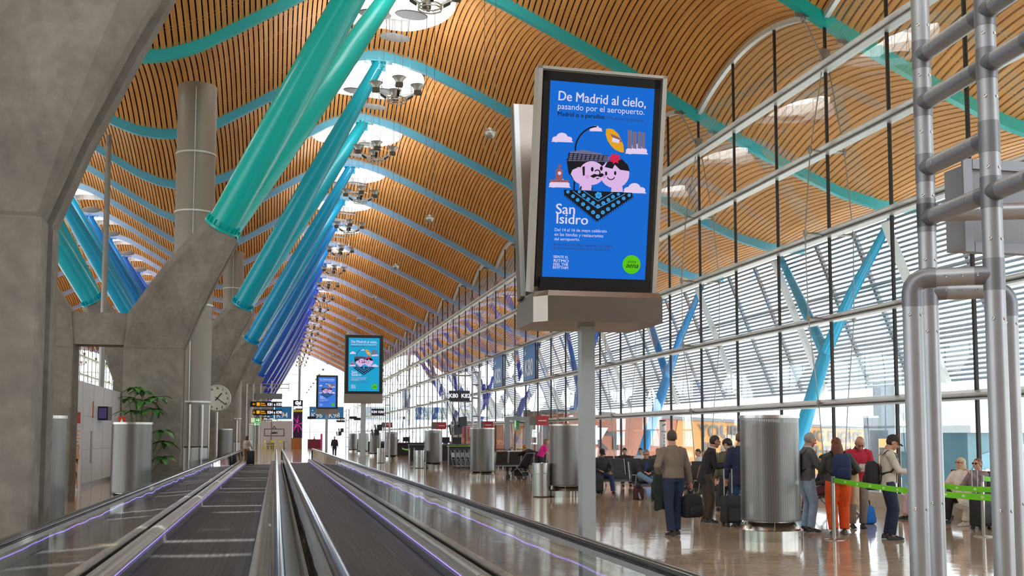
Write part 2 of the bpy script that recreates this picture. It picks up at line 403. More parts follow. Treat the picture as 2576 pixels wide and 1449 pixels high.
def make_skylights():
    n=40; k=0
    a,b=SKA,SKB; root=thing('skylight','x','skylight')
    def ring(fr,dz,base=0):
        out=[]
        for j in range(n):
            t=2*PI*j/n; x=XC+SKT+a*fr*math.cos(t); y=Y0+4.5+b*fr*math.sin(t)
            out.append((x-XC-SKT,y-Y0-4.5,float(roofz(x,y))+dz))
        return out
    V=[ring(1.22,.06),ring(1.22,-.05),ring(.93,-.05)]
    top=[(p[0]*.95,p[1]*.95,p[2]+.55) for p in ring(1,0)]
    MB().loft(V+[ring(.93,.2),top],0,False).build('skylight_shaft',M_white,root,40)
    mg=bpy.data.materials.new('frosted skylight glass'); mg.use_nodes=True; nt=mg.node_tree; N=nt.nodes; L_=nt.links; out=N['Material Output']; N.remove(N['Principled BSDF'])
    ts=N.new('ShaderNodeBsdfTranslucent'); ts.inputs[0].default_value=(.93,.94,.95,1); tr=N.new('ShaderNodeBsdfTransparent'); tr.inputs[0].default_value=(.9,.93,.95,1); mx=N.new('ShaderNodeMixShader')
    tc=N.new('ShaderNodeTexCoord'); sp=N.new('ShaderNodeSeparateXYZ'); L_.new(tc.outputs['Object'],sp.inputs[0])
    m1=N.new('ShaderNodeMath'); m1.operation='MULTIPLY'; m1.inputs[1].default_value=1/2.3; L_.new(sp.outputs[1],m1.inputs[0]); m2=N.new('ShaderNodeMath'); m2.operation='FRACT'; L_.new(m1.outputs[0],m2.inputs[0])
    m3=N.new('ShaderNodeMath'); m3.operation='LESS_THAN'; m3.inputs[1].default_value=.16; L_.new(m2.outputs[0],m3.inputs[0]); L_.new(m3.outputs[0],mx.inputs[0]); L_.new(ts.outputs[0],mx.inputs[1]); L_.new(tr.outputs[0],mx.inputs[2]); L_.new(mx.outputs[0],out.inputs[0])  # clear bands added in the frosted glass to throw sun streaks on the belts
    g=MB().add([(p[0],p[1],p[2]-.03) for p in top],[tuple(range(n))])
    g.build('skylight_glass',mg,root,None)
    dm=mat('perforated reflector','#4c4b49',.7,.0,.25,60)
    for dx,dy in ((-.75,-1.15),(.55,-1.35),(.2,1.0)):
        d=MB().lathe([(.02,0),(.58,0),(.6,.02),(.58,.04),(.02,.04)],28,(dx,dy,16.95),(.08,-.12,1))
        for t in (0,2.1,4.2):
            p=Vector((dx+.5*math.cos(t),dy+.5*math.sin(t),16.97)); d.tube([p,p+Vector((.1*math.cos(t),.1*math.sin(t),1.3))],.01,5)
        d.build('reflector_disc',dm,root,40)
    i=0
    for s,nm in ((1,'right'),(-1,'left')):
        for kk in range(len(RIBS)-1):
            y=RIBS[kk]+4.5
            L=f'{NTH[kk]} oval white skylight along the {"clock-side " if s<0 else ""}ceiling crest {"over the far aisle" if s<0 else "above the walkways"}'
            o=root if i==0 else dup(root)
            o.location=(XC+s*SKT,y,0); o.rotation_euler=(0,0,0 if s>0 else PI); tag(o,L,'skylight','oval skylights'); i+=1
make_skylights()

# ------------------------------------------------------------------ floor, ground
fl=MB().add([(-23.5,-6,0),(XF+.3,-6,0),(XF+.3,YEND+1,0),(-23.5,YEND+1,0)],[(0,1,2,3)]).build('floor',M_floor,None,None); struct(fl,'polished beige limestone tile floor')
M_apron=mat('apron concrete','#a9a9a6',.8,0,.08,.05)
gr=MB().box(XF+.4,260,-60,YEND+120,-5.2,-5); gr.box(-200,-23.8,-60,YEND+120,-5.2,-5)
struct(gr.build('apron_ground',M_apron,None,None),'pale concrete apron outside the glass')
M_field=mat('dry grass field','#a9ac66',.9,0,.15,.03)
struct(MB().box(-200,260,YEND+20,YEND+700,-4.9,-4.6).build('far_field',M_field,None,None),'sunlit grass field beyond the end wall')

# ------------------------------------------------------------------ facades
MUL=[Y0+3*k for k in range(-9,61)]
TR=[2.56+2.25*k for k in range(5)]
def make_facade(s):
    X=lambda x: x if s>0 else 2*XC-x
    nm='wall_right' if s>0 else 'wall_left'
    g=MB(); zs=[.35]+TR
    for y in MUL[:-1]:
        for i,z0 in enumerate(zs):
            if i<len(zs)-1: g.add([(X(XF),y+.03,z0),(X(XF),y+2.97,z0),(X(XF),y+2.97,zs[i+1]),(X(XF),y+.03,zs[i+1])],[(0,1,2,3) if s<0 else (3,2,1,0)])
            else:
                for q in range(4):
                    ya,yb=y+.75*q,y+.75*(q+1)
                    g.add([(X(XF),ya,z0),(X(XF),yb,z0),(X(XF),yb,float(roofz(XF,yb-1e-4))),(X(XF),ya,float(roofz(XF,ya+1e-4)))],[(0,1,2,3) if s<0 else (3,2,1,0)])
    wall=g.build(nm,M_glass,None,None,fixn=False); struct(wall,'tall glass facade with slender dark mullions')
    m0=None
    for k,y in enumerate(MUL):
        zt=float(roofz(XF,y))-.02
        if m0 is None or True:
            o=MB().box(X(XF)-.035,X(XF)+.035,y-.034,y+.034,0,zt).build('mullion',M_dark,wall,None)
    for z in TR:
        mb=MB(); y0,y1=MUL[0],MUL[-1]
        x0=X(XF-.3); x1=X(XF+.06)
        mb.poly([(X(XF+.08),y0,z-.06),(X(XF-.12),y0,z-.06),(X(XF-.36),y0,z+.0),(X(XF-.36),y0,z+.035),(X(XF+.08),y0,z+.13)],(0,y1-y0,0))
        mb.box(min(X(XF-.2),X(XF+.08)),max(X(XF-.2),X(XF+.08)),y0,y1,z-.1,z-.06)
        mb.build('transom',M_alul,wall,None)
    # low upstand
    MB().box(min(X(XF-.12),X(XF+.1)),max(X(XF-.12),X(XF+.1)),MUL[0],MUL[-1],0,.36).build('upstand',mat('upstand panel','#b9b2a6',.6),wall,None)
    a0=None
    for k in range(len(RIBS)-1):
        if a0 is None:
            r1=[];N=20
            for q in range(N+1):
                y=RIBS[0]+.14+8.72*q/N; z=float(roofz(XF,y)); r1.append([(X(XF-.07),y,z-.15),(X(XF+.07),y,z-.15),(X(XF+.07),y,z+.02),(X(XF-.07),y,z+.02)])
            mb=MB().loft(r1)
            r2=[[(p[0]-s*.02 if i in(0,3) else p[0]-s*.13,p[1],p[2]+(.06 if i<2 else -.06)) for i,p in enumerate(r)] for r in r1]
            mb.loft(r2); a0=mb.build('arch_frame',M_alul,wall,40)
        else:
            o=a0.copy(); col.objects.link(o); o.location=(0,9*k,0)
    # cable trusses at every beam
    tr=MB(); bj=[(0,.22),(TR[0],.42),(TR[1],.66),(TR[2],.70),(TR[3],.5),(TR[4],.10)]
    zr=float(R(XF))
    for sg in (-1,1):
        P=[Vector((X(XF)+sg*o,0,z)) for z,o in bj]
        for p,q in zip(P,P[1:]): tr.tube([p,q],.017,6)
        top=Vector((X(XF)+sg*.62,0,float(R(X(XF)+sg*.62))-.3))
        tr.tube([P[-1]+Vector((0,0,.35)),top],.02,6); tr.ell(top,.07,.07,.12,8,6)
        tr.box(min(top.x-.25,top.x+.25),max(top.x-.25,top.x+.25),-.03,.03,top.z+.02,top.z+.14)
        for p in P[1:5]:
            tr.lathe([(.045,-.09),(.055,0),(.045,.09)],8,p); tr.tube([p,Vector((X(XF)+sg*.04,0,p.z-.02))],[.028,.06],6)
    tr.box(X(XF)-.12,X(XF)+.12,-.06,.06,TR[4]+.1,TR[4]+.55)
    t0=tr.build('cable_truss',M_wire,wall,40)
    for k,y in enumerate(RIBS[1:]):
        o=t0 if k==0 else t0.copy()
        if k: col.objects.link(o)
        o.location=(0,y,0)
make_facade(1); make_facade(-1)

def make_end_wall():
    g=MB(); xs=[XC-18.9+2.7*i for i in range(15)]; zs=[.3]+TR+[13.4,15.6]
    Ye=YEND+.4
    for x0,x1 in zip(xs,xs[1:]):
        for q in range(3):
            a=x0+(x1-x0)*q/3; b=x0+(x1-x0)*(q+1)/3
            g.add([(a,Ye,.3),(b,Ye,.3),(b,Ye,float(R(b))),(a,Ye,float(R(a)))],[(0,1,2,3)])
    wall=g.build('wall_end',M_glass,None,None,fixn=False); struct(wall,'bright glazed end wall of the hall')
    for x in xs: MB().box(x-.03,x+.03,Ye-.08,Ye+.02,0,float(R(x))).build('mullion',M_alul,wall,None)
    MB().tube([(4.1,YEND-1.2,0),(4.1,YEND-1.2,float(R(4.1))-.2)],.25,16).build('end_post',M_alud,wall,40)
    for z in TR+[13.2]: MB().box(xs[0],xs[-1],Ye-.14,Ye+.02,z-.045,z+.045).build('transom',M_alul,wall,None)
make_end_wall()
# closing wall behind the camera
struct(MB().box(-23.5,XF,-6.4,-6,0,13).build('wall_back',mat('grey plaster','#5f5c58',.8),None,None),'plain wall behind the walkway start')

def make_louvres():
    root=thing('sun_louvre','x','louvre screen')
    M_bl=mat('louvre blade','#75818a',.45,.4,.05,3)
    A=Vector((21.7,0,9.55)); B=Vector((24.0,0,3.75)); mb=MB(); n=35
    d=(B-A)/n
    for i in range(n+1):
        c=A+d*i; mb.obox(c+Vector((0,4.5,0)),Vector((.06,0,.032)),Vector((0,4.5,0)),Vector((-.018,0,.034)))
    mb.build('blade_screen',M_bl,root,None)
    off=Vector((-.25,0,-.1))
    MB().bar(A+off,B+off,.2,.3,(0,1,0)).build('edge_strut',M_white,root,None)
    for y in (3,6): MB().bar(A+Vector((.2,y,.1)),B+Vector((.2,y,.1)),.12,.2,(0,1,0)).build('rafter',M_alud,root,None)
    for f in (.34,.68):
        p=A+(B-A)*f+Vector((.22,0,0)); MB().tube([p,p+Vector((0,9,0))],.07,8).build('purlin',M_alud,root,40)
    for k in range(len(RIBS)-1):
        o=root if k==0 else dup(root)
        o.location=(0,RIBS[k],0); tag(o,f'slatted sun louvre screen outside the glass, {NTH[k]} bay along the facade','louvre screen','sun louvre screens outside')
    lg=MB(); f=Vector((21.5,0,5.3))
    lg.tube([(17.9,0,-5),(19.65,0,0),f,f+Vector((.05,0,.25))],[.3,.31,.26,.18],18)
    for q in (-1,1): lg.tube([f-Vector((.1,0,.3)),(21.5,q*2.0,7.2),(21.75,q*4.5,9.65)],[.24,.21,.14],14)
    l0=lg.build('canopy_prop',M_paint,None,40)
    for k in range(10):
        o=l0 if k==0 else l0.copy()
        if k: col.objects.link(o)
        y=Y0-4.5+18*k; o.location=(0,y,0); o.color=ramp(STRUT,y+22)
        tag(o,f'forked painted steel canopy prop outside the glass, {NTH[k]} along the facade','canopy prop','canopy props outside')
make_louvres()

# ------------------------------------------------------------------ moving walkways
M_belt=None
def beltmat():
    m,nt,b=newmat('ribbed walkway belt'); N=nt.nodes; L=nt.links
    tc=N.new('ShaderNodeTexCoord'); sp=N.new('ShaderNodeSeparateXYZ'); L.new(tc.outputs['Object'],sp.inputs[0])
    mu=N.new('ShaderNodeMath'); mu.operation='MULTIPLY'; mu.inputs[1].default_value=2*PI/.022; L.new(sp.outputs[0],mu.inputs[0])
    si=N.new('ShaderNodeMath'); si.operation='SINE'; L.new(mu.outputs[0],si.inputs[0])
    m2=N.new('ShaderNodeMath'); m2.operation='MULTIPLY'; m2.inputs[1].default_value=1/.4; L.new(sp.outputs[1],m2.inputs[0])
    fr=N.new('ShaderNodeMath'); fr.operation='FRACT'; L.new(m2.outputs[0],fr.inputs[0])
    gt=N.new('ShaderNodeMath'); gt.operation='GREATER_THAN'; gt.inputs[1].default_value=.04; L.new(fr.outputs[0],gt.inputs[0])
    ns=N.new('ShaderNodeTexNoise'); ns.inputs['Scale'].default_value=1; mp=N.new('ShaderNodeMapping'); mp.inputs['Scale'].default_value=(25,.25,1); L.new(tc.outputs['Object'],mp.inputs[0]); L.new(mp.outputs[0],ns.inputs[0])
    cr=N.new('ShaderNodeValToRGB'); cr.color_ramp.elements[0].color=lin('#262628'); cr.color_ramp.elements[1].color=lin('#454547'); cr.color_ramp.elements[0].position=.35; cr.color_ramp.elements[1].position=.7
    L.new(ns.outputs[0],cr.inputs[0])
    mx=N.new('ShaderNodeMixRGB'); mx.blend_type='MULTIPLY'; mx.inputs[0].default_value=.4; L.new(cr.outputs[0],mx.inputs[1]); L.new(gt.outputs[0],mx.inputs[2]); L.new(mx.outputs[0],b.inputs['Base Color'])
    bp=N.new('ShaderNodeBump'); bp.inputs['Strength'].default_value=.3; bp.inputs['Distance'].default_value=.004; L.new(si.outputs[0],bp.inputs['Height']); L.new(bp.outputs[0],b.inputs['Normal'])
    b.inputs['Roughness'].default_value=.55; b.inputs['Metallic'].default_value=.0; b.inputs['Specular IOR Level'].default_value=.3
    return m
M_belt=beltmat()
M_led=emat('violet led','#a48bf2',1.5)
def walkway(name,xl,xr,y0,y1,label,outer):
    root=thing('moving_walkway',label,'moving walkway',((xl+xr)/2,y0,0)); c=(xl+xr)/2; L=y1-y0; h=(xr-xl)/2
    hb=h-.29
    MB().box(-hb,hb,0,L,0.005,.03).build('belt',M_belt,root,None)
    MB().box(-hb,hb,L,L+1.6,.0,.025).build('landing_plate',M_steel,root,None)
    for s in (-1,1):
        q=lambda x: s*x
        # skirt, inner deck, glass, handrail
        MB().poly([(q(hb),-.3,.03),(q(hb+.008),-.3,.13),(q(hb+.03),-.3,.13),(q(hb+.03),-.3,.03)],(0,L+.8,0)).build('skirt',M_alud,root,None)
        MB().poly([(q(hb+.012),-.2,.158),(q(hb+.012),-.2,.186),(q(hb+.03),-.2,.186),(q(hb+.03),-.2,.158)],(0,L+.5,0)).build('led_strip',M_led,root,None)
        pr=[(hb-.004,.187),(hb+.012,.23),(hb+.06,.26),(hb+.11,.275),(hb+.16,.27),(hb+.2,.255),(hb+.22,.25),(hb+.22,.0),(hb+.03,.0),(hb+.03,.18)]
        dk=MB().poly([(q(a),-.3,b) for a,b in pr],(0,L+.9,0)).build('inner_deck',M_steel,root,50)
        if True:
            jm=MB()
            for k in range(int(L/6)): jm.poly([(q(a),2.0+6*k,b+.003) for a,b in pr[1:7]]+[(q(hb+.05),2.0+6*k,.2)],(0,.025,0))
            jm.build('joint_band',M_chrome,dk,None)
        g=MB()
        for k in range(int(L/1.5)):
            ya=1.5*k; g.add([(q(h-.035),ya+.004,.25),(q(h-.035),ya+1.494,.25),(q(h-.01),ya+1.494,.86),(q(h-.01),ya+.004,.86)],[(0,1,2,3)])
        gg=g.build('glass_balustrade',M_wglass,root,None)
        MB().poly([(q(h-.05),-.25,.845),(q(h+.03),-.25,.845),(q(h+.035),-.25,.885),(q(h-.055),-.25,.885)],(0,L+.5,0)).build('handrail_guide',M_alul,root,None)
        # outer cladding
        MB().box(min(q(h+.01),q(h+.05)),max(q(h+.01),q(h+.05)),-.3,L+.6,0,.26).build('outer_cladding',M_steel,root,None)
        hr=MB(); n=14; pts=[]
        for k in range(9): a=PI/2+PI*k/8; pts.append((q(h-.01),L+.25-math.cos(a)*.3*1,.57+.34*math.sin(a)))
        path=[(q(h-.01),-.2,.91),(q(h-.01),L*.5,.91)]+[(q(h-.01),L+.25+.34*math.sin(PI*k/8),.57+.34*math.cos(PI*k/8)) for k in range(9)]
        hr.tube(path,[(.048,.032)]*len(path),12,up=(0,0,1))
        hr.build('handrail',M_rubber,root,50)
    return root
walkway('l',-1.99,.03,3.2,66.5,'left moving walkway with glass sides and violet light strip, nearest the concrete supports',-1)
walkway('r',.37,2.30,3.2,70.5,'right moving walkway with glass sides, nearest the seating and large poster screen',1)
MB().box(.085,.315,2.9,66,0,.06).build('trim_1',M_steel,None,None)['kind']='structure'
#@@PROPS
# ------------------------------------------------------------------ hanging lamps and speakers under the crest
M_bell=mat('lamp bell','#c4c4bf',.35,.5,.05,5)
M_box=mat('ballast box','#5d5752',.6,.1,.1,5)
M_perf=mat('perforated sphere','#a9a6a0',.4,.6,.15,90)
def make_lamps():
    root=thing('lamp_cluster','x','hanging lamp')
    fr=MB()
    for k,a in enumerate((0,PI,PI*.5,PI*1.5)):
        d=Vector((math.cos(a),math.sin(a),0)); up=Vector((0,0,1))
        fr.bar(d*.28+up*-.42,d*.80+up*-.05,.03,.07); fr.bar(d*.28+up*-.34,d*.80+up*.03,.03,.03)
    n=8
    for k in range(n):
        a=2*PI*k/n+PI/8; b=2*PI*(k+1)/n+PI/8
        for r,z in ((.36,-.42),(.36,-.54)): fr.bar((r*math.cos(a),r*math.sin(a),z),(r*math.cos(b),r*math.sin(b),z),.03,.05)
        fr.bar((.36*math.cos(a),.36*math.sin(a),-.42),(.36*math.cos(a),.36*math.sin(a),-.54),.02,.02)
        fr.tube([(.62*math.cos(a),.62*math.sin(a),.0),(.62*math.cos(b),.62*math.sin(b),.0)],.01,5)
    fr.build('frame',M_alul,root,None)
    for k,a in enumerate((0,PI,PI*.5,PI*1.5)):
        c=Vector((.78*math.cos(a),.78*math.sin(a),0))
        bl=MB().lathe([(.06,-.02),(.12,0),(.14,.07),(.18,.16),(.24,.24),(.27,.27),(.26,.265),(.17,.15),(.07,.03)],20,c+Vector((0,0,.06)),None,0,False).build('lamp_bell',M_bell,root,40)
        MB().box(c.x-.13,c.x+.13,c.y-.1,c.y+.1,-.14,.05).build('ballast_box',M_box,root,None)
        MB().obox((.5*math.cos(a),.5*math.sin(a),-.32),Vector((math.cos(a),math.sin(a),.75)).normalized()*.13,Vector((-math.sin(a),math.cos(a),0))*.05,Vector((0,0,.05))).build('driver_box',M_black,root,None)
    cb=MB()
    for a in (.3,1.9,3.4,5.0): cb.tube([(.6*math.cos(a),.6*math.sin(a),0),(.35*math.cos(a),.35*math.sin(a),4.75)],.008,4)
    cb.build('suspension_cable',M_wire,root,None)
    ld=bpy.data.lights.new('fill_uplight','AREA'); ld.shape='DISK'; ld.size=1.1; ld.energy=LAMP_W; ld.color=(.96,.97,1.0)  # fill light added at each cluster to brighten the ceiling
    ld2=ld.copy(); ld2.energy=LAMP_W*.2
    i=0
    for s in (1,-1):
        for kk in range(len(RIBS)-1):
            y=RIBS[kk]+4.6; L=f'bell lamp cluster hanging {"above the walkways" if s>0 else "over the far left aisle"}, {NTH[kk]} along the hall'
            o=root if i==0 else dup(root)
            o.location=(XC+s*8.8,y,14.6); o.scale=(1.0,1.0,.78); tag(o,L,'hanging lamp','hanging lamp clusters')
            lo=bpy.data.objects.new('fill_uplight',ld if s>0 else ld2); col.objects.link(lo); lo.parent=o; lo.location=(0,0,.45); lo.rotation_euler=(PI,0,0)
            i+=1
    sp=thing('hanging_speaker','x','hanging speaker')
    MB().ell((0,0,0),.115,.115,.115,20,12).build('sphere',M_perf,sp,60)
    MB().tube([(0,0,-.012),(0,0,.012)],.122,24).build('band',M_alul,sp,40)
    c=MB()
    for x in (-.118,.118): c.tube([(x,0,-.5),(x,0,9.9)],.007,5)
    c.build('suspension_cable',M_wire,sp,None)
    for k in range(16):
        o=sp if k==0 else dup(sp)
        o.location=(4.2,Y0-4.6+9*k,7.92); tag(o,f'grey metal ball speaker hanging on two cables, {NTH[k]} above the walkways','hanging speaker','ball speakers on cables')
LAMP_W=80.0
make_lamps()

# ------------------------------------------------------------------ ventilation ducts, drain pipe
def make_ducts():
    m=mat('perforated duct','#8d877f',.45,.45,.1,80)
    root=thing('ventilation_duct','x','duct')
    H=14.2
    MB().lathe([(.68,2.9),(.68,10.9),(.68,H)],32).build('duct_shaft',m,root,40)
    mb=MB()
    for z in (2.9,6.3,9.6,11.7): mb.lathe([(.69,z-.03),(.71,z-.03),(.71,z+.03),(.69,z+.03)],32)
    mb.tube([(0,-.69,2.9),(0,-.69,H-.2)],.015,5); mb.build('seam_ring',M_alul,root,40)
    MB().lathe([(.64,1.36),(.64,2.88)],32).build('lower_shaft',m,root,40); MB().lathe([(.5,0),(.5,.02),(.66,.05),(.66,1.3),(.6,1.36)],32).build('duct_foot',mat('steel foot','#9d9994',.35,.9,.05,3),root,40)
    f=MB()
    for a in (-2.2,-1.5,-.9,.6,2.4): f.tube([(.74*math.cos(a),.74*math.sin(a),0),(.74*math.cos(a),.74*math.sin(a),2.8)],.035,8)
    f.build('support_post',M_steel,root,40)
    for k,(x,y) in enumerate(((-2.95,39.6),(-3.0,75.6),(-3.0,111.6))):
        o=root if k==0 else dup(root); o.location=(x,y,0)
        tag(o,f'tall grey ventilation duct rising to the ceiling, {NTH[k]} along the hall','duct','ventilation ducts')
    tag(MB().tube([(-6.95,46.5,0),(-6.95,46.5,14.1)],.115,14).build('drain_pipe',mat('pipe grey','#8f8d89',.4,.5),None,40),'thin grey drain pipe rising to the ceiling beyond the tie beam','pipe')
make_ducts()

# ------------------------------------------------------------------ air diffuser columns
def ribbed():
    m=bpy.data.materials.new('ribbed translucent shell'); m.use_nodes=True; nt=m.node_tree; N=nt.nodes; L=nt.links; b=N['Principled BSDF']; out=N['Material Output']
    tc=N.new('ShaderNodeTexCoord'); sp=N.new('ShaderNodeSeparateXYZ'); L.new(tc.outputs['Object'],sp.inputs[0])
    at=N.new('ShaderNodeMath'); at.operation='ARCTAN2'; L.new(sp.outputs[1],at.inputs[0]); L.new(sp.outputs[0],at.inputs[1])
    mu=N.new('ShaderNodeMath'); mu.operation='MULTIPLY'; mu.inputs[1].default_value=76; L.new(at.outputs[0],mu.inputs[0])
    si=N.new('ShaderNodeMath'); si.operation='SINE'; L.new(mu.outputs[0],si.inputs[0])
    mr=N.new('ShaderNodeMapRange'); mr.inputs[1].default_value=-.2; mr.inputs[2].default_value=.5; mr.inputs[3].default_value=.70; mr.inputs[4].default_value=.88; L.new(si.outputs[0],mr.inputs[0])
    b.inputs['Base Color'].default_value=lin('#7d7975'); b.inputs['Metallic'].default_value=.8; b.inputs['Roughness'].default_value=.36
    tr=N.new('ShaderNodeBsdfTransparent'); tr.inputs[0].default_value=(.93,.94,.95,1); mx=N.new('ShaderNodeMixShader')
    L.new(mr.outputs[0],mx.inputs[0]); L.new(tr.outputs[0],mx.inputs[1]); L.new(b.outputs[0],mx.inputs[2]); L.new(mx.outputs[0],out.inputs[0])
    return m
M_rib=ribbed()
DIFF=[(8.05,16.85),(8.1,30.04),(8.2,43.5),(8.35,58.6),(8.4,81.5),(8.4,94.5),(8.4,108),(8.4,122)]
def make_diffusers():
    root=thing('air_diffuser','x','air diffuser column'); K=1.04
    MB().lathe([(.47*K,.315),(.475*K,.33),(.47*K,.36),(.46*K,2.0)],40,cap=False).build('ribbed_shell',M_rib,root,40)
    MB().lathe([(.43*K,2.0),(.475*K,2.0),(.475*K,2.05),(.43*K,2.05)],40,cap=False).add([],[]).build('top_ring',M_steel,root,40)
    MB().lathe([(.44*K,.33),(.44*K,.36),(.36*K,.37),(.28*K,.37),(.28*K,1.9),(.02,1.9)],32).build('inner_core',mat('diffuser core','#77726b',.5,.5,.06,4),root,40)
    b=MB().lathe([(.50*K,0),(.50*K,.17),(.49*K,.175),(.38*K,.30),(.38*K,.325)],40)
    for k in range(6):
        a=2*PI*k/6+.2; d=Vector((math.cos(a),math.sin(a),0)); t=Vector((-math.sin(a),math.cos(a),0))
        b.obox(d*.44+Vector((0,0,.24)),d*.05,t*.006,Vector((0,0,.085)))
    b.build('conical_base',mat('mirror steel base','#c8c4bd',.18,1.0,.05,3),root,35)
    where=['beside the queuing passengers','beside the steel bin and pole','beside the luggage trolleys','behind the second bin','in the fifth place of the row','in the sixth place of the row','in the seventh place of the row','in the eighth place of the row']
    for k,(x,y) in enumerate(DIFF):
        o=root if k==0 else dup(root); o.location=(x,y,0)
        tag(o,f'ribbed metal air diffuser column right of the walkways, {where[k]}','air diffuser column','air diffuser columns')
    for (x,y),L in (((-3.5,28.55),'round ribbed metal air diffuser column in front of the indoor plant'),((-3.95,19.6),'round ribbed metal air diffuser column beside the nearest concrete support'),((-2.45,52),'slim looking air diffuser column below and behind the clock')):
        o=dup(root,(x,y,0),None,L); 
make_diffusers()
def make_bins():
    root=thing('litter_bin','x','litter bin')
    MB().lathe([(.25,.02),(.26,.03),(.26,.93)],32).build('bin_body',mat('bright brushed steel','#c2bfb8',.25,1.0,.04,3),root,40)
    MB().lathe([(.262,.915),(.268,.92),(.268,.95),(.2,.955),(.19,.94),(.02,.94)],32).build('rim',M_chrome,root,40)
    MB().lathe([(.235,0),(.235,.02)],24).build('plinth',M_black,root,40)
    MB().lathe([(.2602,.66),(.263,.665),(.2602,.67)],32,cap=False).build('seam_band',M_steel,root,40)
    for k,(x,y,L) in enumerate(((7.36,30.0,'cylindrical steel litter bin beside the diffuser and stroller'),(7.57,58.2,'cylindrical steel litter bin before the queue posts'),(6.6,70,'cylindrical steel litter bin farther down the right aisle'))):
        o=root if k==0 else dup(root); o.location=(x,y,0); tag(o,L,'litter bin','steel litter bins')
make_bins()

# ------------------------------------------------------------------ poster screens
INK={'white':'#dcd3f2','black':'#14141c','skin':'#d9b4e4','skin2':'#cf9bd0','yellow':'#e0a021','red':'#d0224e','green':'#56c20c','brown':'#8f5a63','gray':'#6f6c8c','blue2':'#3aa0e6','cloud':'#e0cbee','mid':'#3b3550'}
IK=list(INK)
IM=[emat('screen '+k,v,1.0) for k,v in INK.items()]
_sq=[(280,110),(822,155),(770,1157),(235,1135)]
def _homog():
    A=[];B=[]
    for (x,y),(u,v) in zip(_sq,[(0,0),(1,0),(1,1),(0,1)]):
        A.append([x,y,1,0,0,0,-u*x,-u*y]);B.append(u);A.append([0,0,0,x,y,1,-v*x,-v*y]);B.append(v)
    h=np.linalg.solve(np.array(A,float),np.array(B,float)); return np.append(h,1).reshape(3,3)
_Hm=_homog()
def artwork(M,w,h,parent):
    mb=MB(); lay=[0.001]
    def P(x,y):
        q=_Hm@np.array([x,y,1.0]); return Vector(((q[0]/q[2]-.5)*w,(.5-q[1]/q[2])*h,0))
    def poly(pts,c,dz=None):
        lay[0]+=.00025; p=[P(*a)+Vector((0,0,lay[0])) for a in pts]; mb.add([M@a for a in p],[tuple(range(len(p)))],IK.index(c))
    def disc(x,y,rx,ry,c,a0=0,a1=360,n=22,rot=0):
        r=math.radians(rot); pts=[]
        for k in range(n+1):
            t=math.radians(a0+(a1-a0)*k/n); dx,dy=rx*math.cos(t),-ry*math.sin(t); pts.append((x+dx*math.cos(r)-dy*math.sin(r),y+dx*math.sin(r)+dy*math.cos(r)))
        if a1-a0>=360: pts=pts[:-1]
        poly(pts,c)
    def arc(x,y,r,wd,a0,a1,c,n=26):
        for k in range(n):
            t0=math.radians(a0+(a1-a0)*k/n); t1=math.radians(a0+(a1-a0)*(k+1)/n)
            poly([(x+q*math.cos(t),y-q*math.sin(t)) for q,t in ((r-wd/2,t0),(r+wd/2,t0),(r+wd/2,t1),(r-wd/2,t1))],c); lay[0]-=.00025
    def txt(s,a,b,c,bold=0.,shear=0.,hs=1.0):
        p,q=P(*a),P(*b); W_=(q-p).length; o=text(s,1.0,MAT0,None,'t',None,'LEFT',0,0,1,shear); me=o.data
        wid=max(v.co.x for v in me.vertices); bpy.data.objects.remove(o); bpy.data.meshes.remove(me)
        k=W_/wid; lay[0]+=.00025
        an=math.atan2(q.y-p.y,q.x-p.x)
        T=M@Matrix.Translation(p+Vector((0,0,lay[0])))@Matrix.Rotation(an,4,'Z')@Matrix.Diagonal((1,hs,1,1))
        join_text(mb,s,k,IK.index(c),T,'LEFT',0,0,1,shear)
        if bold: join_text(mb,s,k,IK.index(c),T@Matrix.Translation((.028*k,.008*k,.0001)),'LEFT',0,0,1,shear)
    def cloud(x,y,s=1.0):
        disc(x-30*s,y-9*s,22*s,16*s,'cloud'); disc(x,y-20*s,30*s,24*s,'cloud'); disc(x+32*s,y-9*s,22*s,15*s,'cloud')
        poly([(x-56*s,y+4*s),(x-48*s,y-8*s),(x+48*s,y-6*s),(x+60*s,y+8*s)],'cloud')
    txt('De Madrid al cielo,',(317,211),(774,251),'white',.007,0,1.1)
    txt('pasando por el aeropuerto.',(316,256),(768,288),'white',0,0,1.0)
    txt('Madrid is a paradise.',(316,292),(565,310),'black',.007)
    txt('The airport, its gateway.',(571,309),(766,325),'mid')
    cloud(340,424,.98); cloud(515,370,.6); cloud(725,486,1.05); cloud(325,660,1.0); cloud(715,690,1.05)
    # half-sun with a small bird-like plane
    poly([(568,362),(585,359),(605,364),(630,386),(648,418),(658,450),(661,484),(640,482),(612,468),(590,445),(574,418),(566,390)],'yellow')
    poly([(590,385),(640,408),(655,430),(610,425)],'brown'); poly([(600,405),(640,420),(632,436),(598,428)],'white')
    # four towers
    for x0,x1,yt in ((680,703,366),(706,727,376),(733,752,376),(755,771,380)): poly([(x0,yt),(x1,yt+2),(x1-1,466),(x0-2,462)],'gray'); poly([(x0+8,yt+4),(x0+12,yt+4),(x0+10,462),(x0+6,462)],'brown')
    # clock tower building
    poly([(306,575),(322,562),(343,576),(341,632),(304,632)],'brown'); poly([(276,624),(374,628),(372,640),(275,638)],'brown'); disc(326,592,9,9,'cloud'); poly([(319,546),(336,548),(334,562),(320,562)],'brown')
    # big hoop
    arc(530,470,122,8,95,205,'black'); poly([(400,610),(408,612),(404,690),(396,690)],'black')
    # woman
    disc(612,596,76,74,'skin'); poly([(598,655),(650,655),(655,690),(592,690)],'skin')
    poly([(560,560),(575,530),(610,512),(650,520),(680,550),(690,582),(640,575),(612,548),(600,570)],'black')
